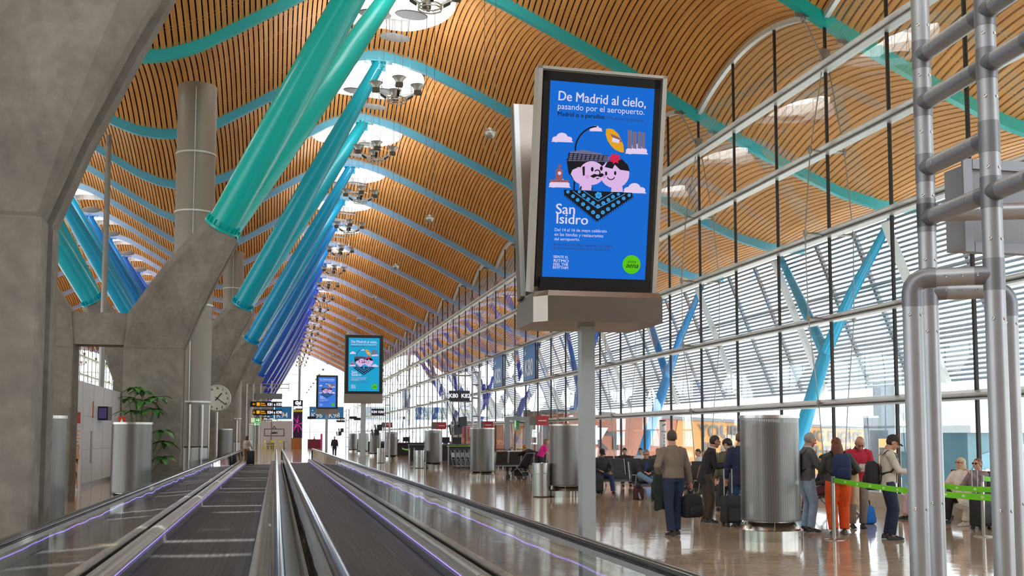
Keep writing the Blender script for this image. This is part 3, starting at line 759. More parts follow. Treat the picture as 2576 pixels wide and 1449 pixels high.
    poly([(612+(34 if k%2==0 else 22)*math.cos(k*PI/8+.2),516+(30 if k%2==0 else 19)*math.sin(k*PI/8+.2)) for k in range(16)],'red')
    disc(612,516,20,18,'red')
    disc(567,594,6,11,'black'); disc(614,592,6,11,'black'); arc(592,606,20,5,200,340,'black',12)
    # man
    poly([(362,520),(385,498),(560,520),(560,545),(540,560),(470,560),(452,552),(420,572),(400,630),(372,590)],'black')
    disc(492,592,66,62,'skin'); poly([(384,598),(396,580),(440,600),(470,650),(440,655),(405,635)],'skin'); poly([(430,630),(490,640),(492,682),(428,680)],'skin'); poly([(384,596),(392,575),(412,566),(445,600),(440,640),(400,628)],'skin')
    disc(425,586,18,26,'skin'); poly([(443,560),(456,556),(456,604),(446,606)],'black')
    poly([(368,510),(380,480),(450,472),(540,490),(585,512),(580,534),(480,530),(365,528)],'gray')
    for q in range(9): poly([(374+22*q,486+q*2),(380+22*q,484+q*2),(372+22*q,526),(366+22*q,526)],'black')
    for q in range(4): poly([(368,488+10*q),(575,500+9*q),(575,503+9*q),(368,492+10*q)],'black')
    disc(494,572,7,12,'black'); disc(541,568,7,12,'black'); arc(520,590,14,6,-30,150,'black',10)
    poly([(482,608),(505,596),(522,600),(545,592),(562,606),(535,614),(520,608),(500,618)],'black'); disc(521,618,8,6,'black',180,360)
    disc(468,612,9,9,'skin2'); disc(556,610,8,8,'skin2')
    poly([(430,662),(440,658),(438,680),(426,680)],'mid'); poly([(490,664),(498,668),(496,682),(488,682)],'mid')
    # black shawl with motifs
    poly([(346,678),(700,695),(704,716),(518,842),(350,706)],'black')
    for q in range(34):
        u=q/33; 
        if u<.5: x,y=350+168*u*2,706+136*u*2
        else: x,y=518+186*(u-.5)*2,842-126*(u-.5)*2
        poly([(x-2,y-3),(x+2,y-3),(x+1,y+11),(x-1,y+11)],'black')
    for a,b,c_,d_ in ((392,686,520,776),(520,776,662,700),(446,684,522,738),(522,738,598,694)):
        poly([(a,b-2),(c_,d_-2),(c_,d_+2),(a,b+2)],'blue2')
    fl=[(366,690,10),(392,712,11),(416,732,11),(444,754,12),(470,774,12),(496,796,12),(520,818,13),(546,797,12),(573,780,12),(600,760,12),(626,744,11),(654,724,11),(682,708,10),(424,690,9),(447,708,11),(470,728,11),(495,748,12),(521,765,12),(548,749,12),(574,732,11),(598,716,11),(626,703,9),(523,708,20)]
    for x,y,r in fl:
        for k in range(6):
            a=k*PI/3+.3; disc(x+r*.6*math.cos(a),y+r*.6*math.sin(a),r*.36,r*.36,'blue2',0,360,7); lay[0]-=.00025
        disc(x,y,r*.22,r*.22,'blue2',0,360,6)
    txt('San',(299,803),(399,806),'white',.008,0,.95); txt('Isidro',(299,853),(466,861),'white',.008,0,.95)
    for i,(s,xe) in enumerate((('Del 14 al 16 de mayo celébralo',565),('en las tiendas y restaurantes',547),('del aeropuerto.',425))): txt(s,(295-i,893+24*i),(xe,902+25*i-(8 if i==2 else 0)),'white')
    txt('From 14 to 16 May, celebrate San Isidro',(291,968),(596,980),'mid'); txt("at the airport's shops and restaurants.",(290,986),(581,998),'mid')
    for s,a,b in (('SIENTE EL',(288,1032),(366,1036)),('RITMO',(288,1053),(367,1057)),('FEEL THE',(287,1072),(365,1074)),('RHYTHM',(285,1088),(364,1092))): txt(s,a,b,'white',.01,0,1.0 if s!='RITMO' else .8)
    disc(693,1068,47,49,'green'); txt('enjoy',(672,1058),(718,1061),'black',0,.2); txt('aena',(662,1083),(726,1087),'black',.012,.25)
    return mb.build('artwork',IM,parent,None,fixn=False)
def panelM(c,yaw,tilt,flip=False):
    a=math.radians(yaw); t=math.radians(tilt); n=Vector((math.sin(a),-math.cos(a),0)); u=Vector((math.cos(a),math.sin(a),0)); v=Vector((0,0,1))
    if flip: n=-n; u=-u
    v2=v*math.cos(t)+n*math.sin(t); n2=u.cross(v2)
    M=Matrix.Identity(4)
    for i in range(3): M[i][0]=u[i]; M[i][1]=v2[i]; M[i][2]=n2[i]; M[i][3]=c[i]
    return M
def mbx(mb,M,x0,x1,y0,y1,z0,z1,m=0):
    i=len(mb.v); mb.box(x0,x1,y0,y1,z0,z1,m); mb.xf(M,i); return mb
M_case=mat('brushed casing','#8c827a',.3,1.0,.06,4)
M_bez=mat('screen bezel','#0d0d0f',.3,0,.1,10)
def make_totem():
    root=thing('poster_screen','large double sided poster screen on a grey pole, screen leaning forward, nearest beside the walkway','advertising screen',(2.71,9.35,0))
    inv=Matrix.Translation((-2.71,-9.35,0))
    MB().box(-.062,.062,-.062,.062,0,2.68).build('pole',mat('grey pole paint','#aab0b0',.4,.3,.05,3),root,None)
    MB().box(-.2,.2,-.2,.2,0,.02).build('foot_plate',M_steel,root,None)
    p=MB(); hx,hy=.565,.44
    sec=[(-hx,-hy+.12),(-hx+.1,-hy),(hx,-hy),(hx,hy),(-hx+.1,hy),(-hx,hy-.12)]
    p.loft([[(x,y,2.68) for x,y in sec],[(x,y,2.90) for x,y in sec],[(x*.97,y*.92,2.95) for x,y in sec]])
    p.build('plinth_box',M_case,root,None)
    MB().box(-.5,.5,-.3,.3,2.95,3.08).build('cable_tray',M_bez,root,None)
    M=inv@panelM((2.714,8.95,3.904),2.0,9.6)
    fr=MB(); mbx(fr,M,-.575,.575,-.97,.965,-.16,-.035); mbx(fr,M,-.58,-.545,-.97,.965,-.035,.0); mbx(fr,M,.55,.59,-.97,.965,-.035,.0); mbx(fr,M,-.58,.59,.94,.965,-.035,.0)
    fr.build('frame',mat('pale frame','#bdb9b2',.4,.6,.05,4),root,None)
    bz=MB(); mbx(bz,M,-.535,.53,-.92,.925,-.035,-.008)
    bz.build('bezel',M_bez,root,None)
    rim=MB()
    for a in ((-.535,-.477,-.92,.925),(.477,.53,-.92,.925),(-.535,.53,.845,.925),(-.535,.53,-.92,-.845)): mbx(rim,M,a[0],a[1],a[2],a[3],-.012,.006)
    rim.build('bezel_rim',M_bez,root,None)
    sc=MB().add([M@Vector((x,y,-.003)) for x,y in ((-.477,-.845),(.477,-.845),(.477,.845),(-.477,.845))],[(0,1,2,3)]).build('screen',emat('screen blue','#0c68d0',1.0),root,None,fixn=False)
    artwork(M@Matrix.Translation((0,0,-.003)),.953,1.683,sc)
    # second unit facing away
    M2=inv@panelM((2.68,9.78,3.88),0,9.0,True)
    b=MB(); mbx(b,M2,-.55,.55,-.97,.93,-.16,-.03); b.build('rear_frame',M_case,root,None)
    b=MB(); mbx(b,M2,-.53,.53,-.9,.9,-.03,-.005); b.build('rear_screen',M_bez,root,None)
    b=MB(); mbx(b,M2,.5,.545,-.96,.92,-.17,-.161); b.build('rear_trim',M_alul,root,None)
    for y,zc,bgc,L,k in ((34,3.93,'#1ba0cd','poster screen on a grey pole with cyan picture, second along the right of the walkways',1.0),(63,4.22,'#3f78da','poster screen on a grey pole with violet-blue picture, third along the right of the walkways',1.04)):
        x=2.64 if y<40 else 2.82
        r=thing('poster_screen',L,'advertising screen',(x,y,0))
        zb=zc-1.2*k
        MB().box(-.075,.075,-.05,.05,0,zb+.02).build('pole',mat('grey pole paint','#aab0b0'),r,None)
        MB().box(-.59*k,.59*k,-.12,.2,zb,zb+.27*k).build('plinth_box',M_case,r,None)
        MB().box(-.59*k,.59*k,-.08,.16,zb+.27*k,zc+.93*k).build('frame',M_case,r,None)
        MB().box(-.575*k,.59*k,-.1,-.08,zb+.29*k,zc+.92*k).build('bezel',M_bez,r,None)
        M=Matrix.Translation((0,-.103,zc))@Matrix.Rotation(PI/2,4,'X')
        s=MB().add([M@Vector((a*k,b*k,0)) for a,b in ((-.477,-.83),(.477,-.83),(.477,.83),(-.477,.83))],[(0,1,2,3)]).build('screen',emat('screen '+bgc,bgc,1.0),r,None,fixn=False)
        artwork(M,.954*k,1.66*k,s)
make_totem()

# ------------------------------------------------------------------ clock
def make_clock():
    r=thing('clock','round white clock on a slim post beside the second concrete support','clock',(-2.2,42.6,0))
    c=(0,0,3.14); R0=.485
    MB().lathe([(.02,-.06),(R0,-.06),(R0+.03,-.03),(R0+.03,.04),(R0-.01,.05),(R0-.015,.02),(.02,.02)],48,c,(0,-1,0)).build('case',M_alul,r,40)
    MB().lathe([(.01,.03),(R0-.02,.03)],48,c,(0,-1,0),0,False).build('dial',mat('clock dial','#e3e6d8',.4,0,.01,2),r,None)
    nb=MB(); M0=Matrix.Translation((0,-.034,3.14))@Matrix.Rotation(PI/2,4,'X')
    for k in range(1,13):
        a=PI/2-k*PI/6; join_text(nb,str(k),.095,0,M0@Matrix.Translation((.385*math.cos(a),.385*math.sin(a)-.033,0)),'CENTER',.006)
    nb.build('numerals',M_black,r,None)
    for L,wd,an,nm in ((.26,.035,40.5,'hour_hand'),(.40,.025,126,'minute_hand')):
        a=math.radians(90-an); d=Vector((math.cos(a),math.sin(a),0)); t=Vector((-d.y,d.x,0)); i=MB()
        i.obox(d*(L/2-.05),d*(L/2+.05),t*wd/2,Vector((0,0,.003))); i.xf(M0@Matrix.Translation((0,0,.01))); i.build(nm,M_black,r,None)
    MB().tube([(0,.02,0),(0,.02,2.64)],.045,10).build('post',M_steel,r,40)
    MB().tube([(0,.02,2.75),(-.52,.3,2.75)],.02,8).build('bracket',M_steel,r,40)
make_clock()

# ------------------------------------------------------------------ near aluminium tube stand
def make_stand():
    r=thing('tube_stand','tall information stand of thick grey aluminium tubes with castings, nearest at the right','sign stand',(4.85,6.85,0))
    o=Vector((4.85,6.85,0)); A=Vector((4.89,7.42,0)); B=Vector((4.81,6.53,0)); Cc=Vector((4.37,6.83,0)); D=Vector((5.42,7.21,0)); E_=Vector((4.756,5.93,0)); rt=.0685
    zt=2.81; MS=[M_alu,M_chrome]
    def up(z): return Vector((0,0,z))
    def screw(mb,p,d):
        d=Vector(d).normalized(); mb.lathe([(.002,.0),(.012,0),(.012,.004),(.008,.006),(.004,.003)],10,p-o+d*rt,d,1)
    for p,h in ((A,6.2),(B,6.2),(E_,6.2),(Cc,zt-.09),(D,zt-.09)):
        mb=MB().tube([p-o,p-o+up(h)],rt,32)
        for z in ([.35,1.2,2.55] if p in (Cc,D) else [.35,1.2,2.5,3.05,3.55,4.05,4.5,4.9]):
            for dd in ((-.75,-.66,0),(.35,-.94,0)): screw(mb,p+up(z),dd)
        mb.build('upright_tube',MS,r,50)
    nodes={}
    def node(p,z): return nodes.setdefault((round(p.x,2),round(p.y,2),round(z,2)),[p,z,[]])
    def rail(p,q,z):
        a=p+up(z); b=q+up(z); d=(b-a).normalized(); m=MB().tube([a-o+d*.07,b-o-d*.07],rt*.94,28); sd=d.cross(Vector((0,0,1)))
        for f in (.24,.76):
            for dd in (sd,-sd): m.lathe([(.002,0),(.011,0),(.011,.005),(.003,.003)],10,a+(b-a)*f-o+dd*rt*.94,dd,1)
        m.build('cross_tube',MS,r,50); node(p,z)[2].append(d); node(q,z)[2].append(-d)
    for z in (4.67,4.29,3.77,3.38): rail(A,B,z)
    for z in (4.67,4.29,3.38): rail(B,E_,z)
    rail(A,D+Vector((.9,-.3,0)),3.42)
    for p,q in ((Cc,B),(D,A)):
        a=p+up(zt); b=q+up(zt); d=(b-a).normalized(); el=MB()
        path=[p-o+up(zt-.2)]+[p-o+up(zt-.1)+up(.1*math.sin(t))+d*(.1*(1-math.cos(t))) for t in (0,.4,.8,1.2,PI/2)]+[p-o+up(zt)+d*.16]
        el.tube(path,rt+.003,28); el.build('elbow_casting',M_alud,r,50)
        m=MB().tube([a-o+d*.16,b-o-d*.05],rt*.94,28); sd=d.cross(Vector((0,0,1))); node(q,zt)[2].append(-d)
        for f in (.42,.62,.8):
            for dd in (sd,-sd): m.lathe([(.002,0),(.011,0),(.011,.005),(.003,.003)],10,a+(b-a)*f-o+dd*rt*.94,dd,1)
        m.build('cross_tube',MS,r,50)
    for p,z,ds in nodes.values():
        ca=MB().tube([p-o+up(z-.11),p-o+up(z+.11)],rt+.003,28)
        for d in ds: ca.tube([p-o+up(z),p-o+up(z)+d*.125],rt*.975,28)
        ca.build('tee_casting',M_alud,r,50)
    bx=MB(); bx.box(.5,1.8,.72,1.0,3.2,3.87); bx.build('sign_box',mat('sign box grey','#8b8b8e',.5,.3,.05,4),r,None)
    bx=MB(); 
    for a in ((.545,1.84,.69,.715,3.16,3.24),(.545,1.84,.69,.715,3.83,3.91),(.46,.54,.69,.715,3.16,3.91)): bx.box(*a)
    bx.build('sign_box_rim',M_alud,r,None)
    for p in (A,B,Cc,D,E_): MB().lathe([(.1,0),(.1,.015),(.07,.02)],24,p-o).build('foot_flange',M_alud,r,40)
make_stand()

# ------------------------------------------------------------------ gate stands down the hall
M_sgn=mat('sign black','#1a1614',.35,0,.05,3); M_yel=emat('sign yellow','#f2a40c',1.1); M_swh=emat('sign white','#eae6f4',1.2); M_sgr=emat('exit green','#0f9a44',1.0); M_spale=emat('exit pale','#d9e3b4',1.0)
def frontM(x,y,z): return Matrix.Translation((x,y,z))@Matrix.Rotation(PI/2,4,'X')
def gate_stand(x,y,txt_,L,k=1.0):
    r=thing('gate_stand',L,'sign stand',(x,y,0),0,'gate stands')
    f=MB()
    for dx,dy in ((.55,0),(.85,.15),(.85,-.2)): f.tube([(dx,dy,0),(dx,dy,4.6)],.045,10)
    for z in (.6,1.6,2.6,3.4,4.0,4.55): f.tube([(.55,0,z),(.85,.15,z)],.035,8); f.tube([(.55,0,z),(.85,-.2,z)],.035,8)
    f.tube([(.55,0,3.25),(-.45,0,3.25)],.035,8); f.tube([(.55,0,4.4),(-.3,0,4.4)],.03,8); f.tube([(.55,0,2.3),(-.2,0,2.3)],.03,8)
    f.build('tube_frame',M_alu,r,50)
    s=MB().box(-.5,.42,-.1,.1,3.28,3.72).build('sign_box',M_sgn,r,None)
    if txt_:
        t=MB(); join_text(t,txt_,.25,0,frontM(-.04,-.105,3.41),'CENTER',.006); t.build('sign_lettering',M_swh,s,None)
    for a,b in ((-.1,2.0),(.12,2.35)):
        i=MB().obox((a,-.05,b),(.16,.05,.02),(-.02,.03,0),(0,.02,.22)); sc=i.build('monitor',M_black,r,None)
        i=MB().obox((a-.3,.1,b),(.05,.13,.02),(-.03,.0,0),(-.04,0,.22)); i.build('monitor',M_black,r,None)
    return r
gate_stand(7.95,47.5,'K80  K82','tube stand with lit K80 K82 sign and tilted monitors above the trolleys')
gate_stand(7.3,80,'K84 K86','tube stand with small dark gate sign behind the second poster screen')
gate_stand(6.8,118,'K88 K90','tube stand with small dark gate sign far down the right aisle')
def gantry(x,y,k,L,two):
    r=thing('direction_sign',L,'direction sign',(x,y,0))
    f=MB(); 
    for dx in (-.95,-.55,-.1): f.tube([(dx,.3,0),(dx,.3,5.0*k)],.045,10)
    f.tube([(.55,.3,4.2*k),(.55,.3,5.2*k)],.045,10)
    for z in (4.35,4.75,5.0): f.tube([(-.95,.3,z*k),(1.6 if z>4.4 else .5,.3,z*k)],.03,8)
    f.tube([(1.6,.3,4.6*k),(1.6,.3,5.1*k)],.02,6)
    f.build('tube_frame',M_alu,r,50)
    MB().box(-.5,1.2,.05,.35,4.05*k,4.4*k).build('grey_panel',mat('sign box grey','#8b8b8e'),r,None)
    for i,(tx,ar) in enumerate(two):
        z=(3.72-.5*i)*k; s=MB().box(-.75 if i==0 else -.6,1.2,-.05,.12,z-.17*k,z+.17*k).build('sign_panel',M_sgn,r,None)
        t=MB(); join_text(t,tx,.24*k,0,frontM(.30,-.055,z-.09*k),'LEFT',.008,.0015,.86); t.build('gate_lettering',M_swh,s,None)
        t=MB(); join_text(t,'Gates',.11*k,0,frontM(-.12,-.055,z+.02),'LEFT',.004); join_text(t,'Puertas',.11*k,0,frontM(-.12,-.055,z-.1*k),'LEFT',.004)
        t.box(-.36,-.17,-.062,-.055,z-.1*k,z+.1*k)
        if ar=='l': t.box(-.58,-.43,-.062,-.055,z-.015,z+.015); t.poly([(-.62,-.055,z),(-.53,-.055,z+.07),(-.53,-.055,z-.07)],(0,-.006,0))
        else: t.box(-.53,-.5,-.062,-.055,z-.03,z+.09); t.poly([(-.515,-.055,z-.1),(-.445,-.055,z-.02),(-.585,-.055,z-.02)],(0,-.006,0))
        t.build('arrow_and_label',M_yel,s,None)
        if i==0: 
            pass
    z=2.72*k; s=MB().box(-.68,-.1,-.05,.1,z-.13,z+.13).build('exit_sign',M_spale,r,None)
    t=MB().box(-.46,-.12,-.058,-.05,z-.115,z+.115); t.build('exit_green_field',M_sgr,s,None)
    t=MB().box(-.4,-.25,-.064,-.058,z-.03,z+.03); t.poly([(-.25,-.058,z+.09),(-.15,-.058,z),(-.25,-.058,z-.09)],(0,-.006,0)); t.build('exit_arrow',M_swh,s,None)
    t=MB().ell((-.58,-.055,z+.07),.025,.01,.025,8,6); t.bar((-.58,-.055,z+.05),(-.56,-.055,z-.03),.03,.01); t.bar((-.56,-.055,z-.03),(-.6,-.055,z-.1),.02,.01); t.bar((-.56,-.055,z-.03),(-.52,-.055,z-.08),.02,.01); t.build('running_figure',M_sgr,s,None)
gantry(-.85,70,1.0,'black direction signs for gates K81 and K84 beyond the left walkway end',(('K81 a K83','l'),('K84 a K98','d')))
gantry(-1.6,118,1.1,'smaller looking pair of black direction signs behind the K81 to K98 signs',(('K88 a K91','l'),('K92 a K98','d')))

# ------------------------------------------------------------------ gate number panels on the glass
M_gb=mat('gate blue','#1c76bd',.4,0,.04,1)
def gate_panel(txt_,y,L,end=None):
    if end is None:
        r=thing('gate_number',L,'gate number sign',(XF-.1,y,0),0,'gate number panels')
        p=MB().box(-.04,.02,.08,2.92,4.95,7.0).build('panel',M_gb,r,None)
        t=MB(); M=Matrix.Translation((-.045,2.72,5.2))@Matrix.Rotation(-PI/2,4,'Z')@Matrix.Rotation(PI/2,4,'X')
        join_text(t,txt_,1.35,0,M,'LEFT',.02,.002,.95)
        i=len(t.v)
        t.poly([(0,0,0),(.5,.12,0),(.2,.22,0)],(0,0,.01)); t.poly([(.12,.2,0),(.3,.42,0),(.22,.18,0)],(0,0,.01)); t.xf(M@Matrix.Translation((.0,1.2,0)),i)
        t.build('gate_lettering',mat('sign white paint','#e8ebee',.4),p,None)
        MB().box(-.05,.03,.0,.08,4.9,7.05).box(-.05,.03,2.92,3.0,4.9,7.05).box(-.05,.03,0,3,7.0,7.06).box(-.05,.03,0,3,4.9,4.95).build('panel_frame',M_dark,r,None)
    else:
        r=thing('gate_number',L,'gate number sign',(y,YEND+.25,0),0,'gate number panels')
        p=MB().box(-1.5,1.5,-.05,.02,4.95,7.2).build('panel',M_gb,r,None)
        t=MB(); join_text(t,txt_,1.35,0,frontM(-1.25,-.055,5.2),'LEFT',.02,.002,.95)
        i=len(t.v); t.poly([(0,0,0),(.5,.12,0),(.2,.22,0)],(0,0,.01)); t.poly([(.12,.2,0),(.3,.42,0),(.22,.18,0)],(0,0,.01)); t.xf(frontM(-1.2,-.055,6.4),i)
        t.build('gate_lettering',mat('sign white paint','#e8ebee',.4),p,None)
        MB().box(-1.55,-1.5,-.07,.02,4.9,7.25).box(1.5,1.55,-.07,.02,4.9,7.25).box(-1.55,1.55,-.07,.02,7.2,7.25).box(-1.55,1.55,-.07,.02,4.9,4.95).build('panel_frame',M_dark,r,None)
gate_panel('K80',59.1,'blue K80 gate number panel high on the right glass wall')
gate_panel('K82',68.1,'blue K82 gate number panel high on the right glass wall')
gate_panel('K84',122.1,'small looking blue K84 gate number panel far along the right glass wall')
gate_panel('K92',-1.95,'blue K92 gate number panel on the end wall, behind the direction signs',1)
gate_panel('K94',1.25,'blue K94 gate number panel on the end wall',1)
gate_panel('K96',7.6,'blue K96 gate number panel on the end wall, left behind the third poster screen',1)
gate_panel('K98',10.8,'blue K98 gate number panel on the end wall, right behind the third poster screen',1)

# ------------------------------------------------------------------ left side: white kiosk box, totem, screen, plant
M_kio=mat('white laminate','#dcdde2',.4,0,.02,2)
def make_left():
    r=thing('service_kiosk','long white panelled service kiosk behind the nearest concrete support','kiosk',(-6.4,36.6,0))
    b=MB().box(-5,0,0,11.3,.12,3.55).build('kiosk_body',M_kio,r,None)
    j=MB()
    for y in (2.3,4.6,6.9,9.2): j.box(0,.004,y-.006,y+.006,.12,3.55)
    for z in (1.25,2.4): j.box(0,.004,0,11.3,z-.005,z+.005)
    j.build('panel_joint',mat('joint grey','#8e8e92',.6),r,None)
    MB().box(-5.02,-.5,-.02,0,.12,3.55).build('end_panel',mat('warm grey panel','#a3a09c',.6),r,None)
    MB().box(-5,-.02,.02,11.28,0,.12).build('plinth',M_steel,r,None)
    MB().box(.0,.03,4.2,4.4,.75,1.9).build('door_pull',M_steel,r,None)
    MB().box(0,.02,4.4,4.55,2.35,2.95).build('red_notice',mat('notice orange','#c8663a',.5),r,None)
    s=MB().box(.0,.35,5.6,6.6,2.3,2.8).build('gate_display',M_black,r,None)
    MB().box(.03,.3,5.58,5.6,2.36,2.74).build('display_glow',emat('display violet','#4b3f66',.7),s,None)
    t=thing('advert_totem','slim grey advertising totem with orange hand design before the white kiosk','advertising totem',(-6.15,36.0,0)); t.scale=(.6,1,1)
    MB().box(-.02,.42,-.12,.12,0,2.62).build('totem_body',mat('totem grey','#c5c5ca',.4),t,None)
    a=MB(); mm=0
    for p,q,wd in (((.18,.2),(.24,1.0),.09),((.22,.9),(.16,1.3),.035),((.23,.95),(.22,1.45),.035),((.25,.95),(.30,1.38),.035),((.24,.85),(.36,1.15),.03),((.22,.6),(.28,.1),.05)):
        a.bar((p[0],-.124,p[1]),(q[0],-.124,q[1]),wd,.006,(0,1,0))
    a.build('hand_design',mat('orange print','#d2854a',.5),t,None)
    a=MB().box(.06,.34,-.125,-.12,2.1,2.45); a.build('red_logo',mat('logo red','#a83a3f',.5),t,None)
    a=MB()
    for q in range(5): a.box(.08,.34-.05*(q%2),-.124,-.12,1.84-.11*q,1.88-.11*q)
    a.build('printed_lines',mat('orange print'),t,None)
    MB().box(-.07,-.03,-.1,-.06,.05,1.95).build('edge_light',emat('edge violet','#b39aff',1.4),t,None)
    k=thing('display_cabinet','dark display cabinet with pinkish picture left of the slim totem','display cabinet',(-6.4,36.1,0)); k.scale=(.5,1,1)
    MB().box(-.5,.38,-.1,.3,.1,2.62).build('cabinet_body',mat('cabinet dark','#3a3338',.4),k,None)
    MB().box(-.46,.34,-.11,-.1,1.75,2.58).build('picture',emat('picture pink','#b98e94',.8),k,None)
    MB().box(-.3,.3,-.2,.2,0,.1).build('foot',M_black,k,None)
    # fire sign
    f=thing('fire_sign','small red fire equipment sign on a stem behind the diffuser','sign',(-3.86,29.3,0))
    MB().box(-.09,.09,-.01,.01,2.02,2.2).build('sign_plate',mat('fire red','#cc3a22',.4),f,None)
    MB().poly([(-.04,-.012,2.06),(.04,-.012,2.06),(0,-.012,2.16)],(0,-.003,0)).build('flame_mark',M_white,f,None)
    MB().tube([(0,.02,0),(0,.02,2.1)],.015,6).build('stem',M_steel,f,None)
make_left()
def leafmat():
    m,nt,b=newmat('glossy leaf'); N=nt.nodes; L=nt.links
    tc=N.new('ShaderNodeTexCoord'); ns=N.new('ShaderNodeTexNoise'); ns.inputs['Scale'].default_value=5; L.new(tc.outputs['Object'],ns.inputs[0])
    cr=N.new('ShaderNodeValToRGB'); cr.color_ramp.elements[0].color=lin('#2b5f34'); cr.color_ramp.elements[1].color=lin('#5fa04e'); cr.color_ramp.elements[0].position=.35; cr.color_ramp.elements[1].position=.65
    L.new(ns.outputs[0],cr.inputs[0]); L.new(cr.outputs[0],b.inputs['Base Color']); b.inputs['Roughness'].default_value=.35; return m
M_leaf=leafmat()
def leaf(mb,base,d,L,wd,droop):
    d=Vector(d).normalized(); s=d.cross(Vector((0,0,1)))
    if s.length<.1: s=Vector((1,0,0))
    s.normalize(); P=[];F=[]; n=5
    for i in range(n+1):
        u=i/n; c=Vector(base)+d*L*u-Vector((0,0,1))*droop*L*u*u; ww=wd*math.sin(PI*min(1,u*.9+.08))**.8*.5
        if i==n: ww=.002
        P+= [c-s*ww+Vector((0,0,.012)),c,c+s*ww+Vector((0,0,.012))]
    for i in range(n): F+= [(3*i,3*i+1,3*i+4,3*i+3),(3*i+1,3*i+2,3*i+5,3*i+4)]
    mb.add(P,F)
def make_plant():
    rnd=random.Random(4)
    r=thing('indoor_plant','tall green umbrella leaved indoor plant behind the diffuser column','plant',(-3.45,29.6,0))
    MB().lathe([(.22,0),(.24,.02),(.29,.55),(.29,.6),(.24,.6),(.24,.54),(.02,.54)],24).build('pot',mat('pot grey','#77716a',.6),r,40)
    st=MB(); lf=MB()
    heads=[((.10,-.2,2.62),.50),((-.22,-.1,2.35),.45),((.34,-.15,2.40),.48),((.05,-.05,2.85),.40),((-.12,-.25,2.95),.36),((.62,0,1.55),.42),((.60,-.1,1.15),.40),((.58,.05,1.85),.36),((.45,-.2,2.7),.36),((-.3,0,2.7),.36)]
    for (x,y,z),L in heads:
        st.tube([(x*.15,y*.2,.5),(x*.35,y*.4,z*.55),(x,y,z)],[.03,.022,.012],6)
        for k in range(9):
            a=2*PI*k/9+rnd.random()*.4; leaf(lf,(x,y,z),(math.cos(a),math.sin(a),.25+rnd.uniform(-.2,.2)),L*rnd.uniform(.75,1.1),.17,.35+rnd.random()*.4)
    st.build('stem',mat('plant stem','#6a6a42',.7),r,40); o=lf.build('foliage',M_leaf,r,60,fixn=False)
    p=thing('potted_palm','slender potted palm in the far café corner','plant',(-.7,155,0))
    MB().lathe([(.5,0),(.6,.8),(.02,.8)],16).build('pot',mat('pot grey'),p,40); st=MB().tube([(0,0,.7),(.1,0,2.4),(.05,0,4.0)],[.09,.07,.06],8); st.build('stem',mat('plant stem'),p,40)
    lf=MB()
    for k in range(16): a=2*PI*k/16; leaf(lf,(.05,0,4.0),(math.cos(a),math.sin(a),.6),1.6,.3,.7)
    lf.build('foliage',M_leaf,p,60,fixn=False)
make_plant()

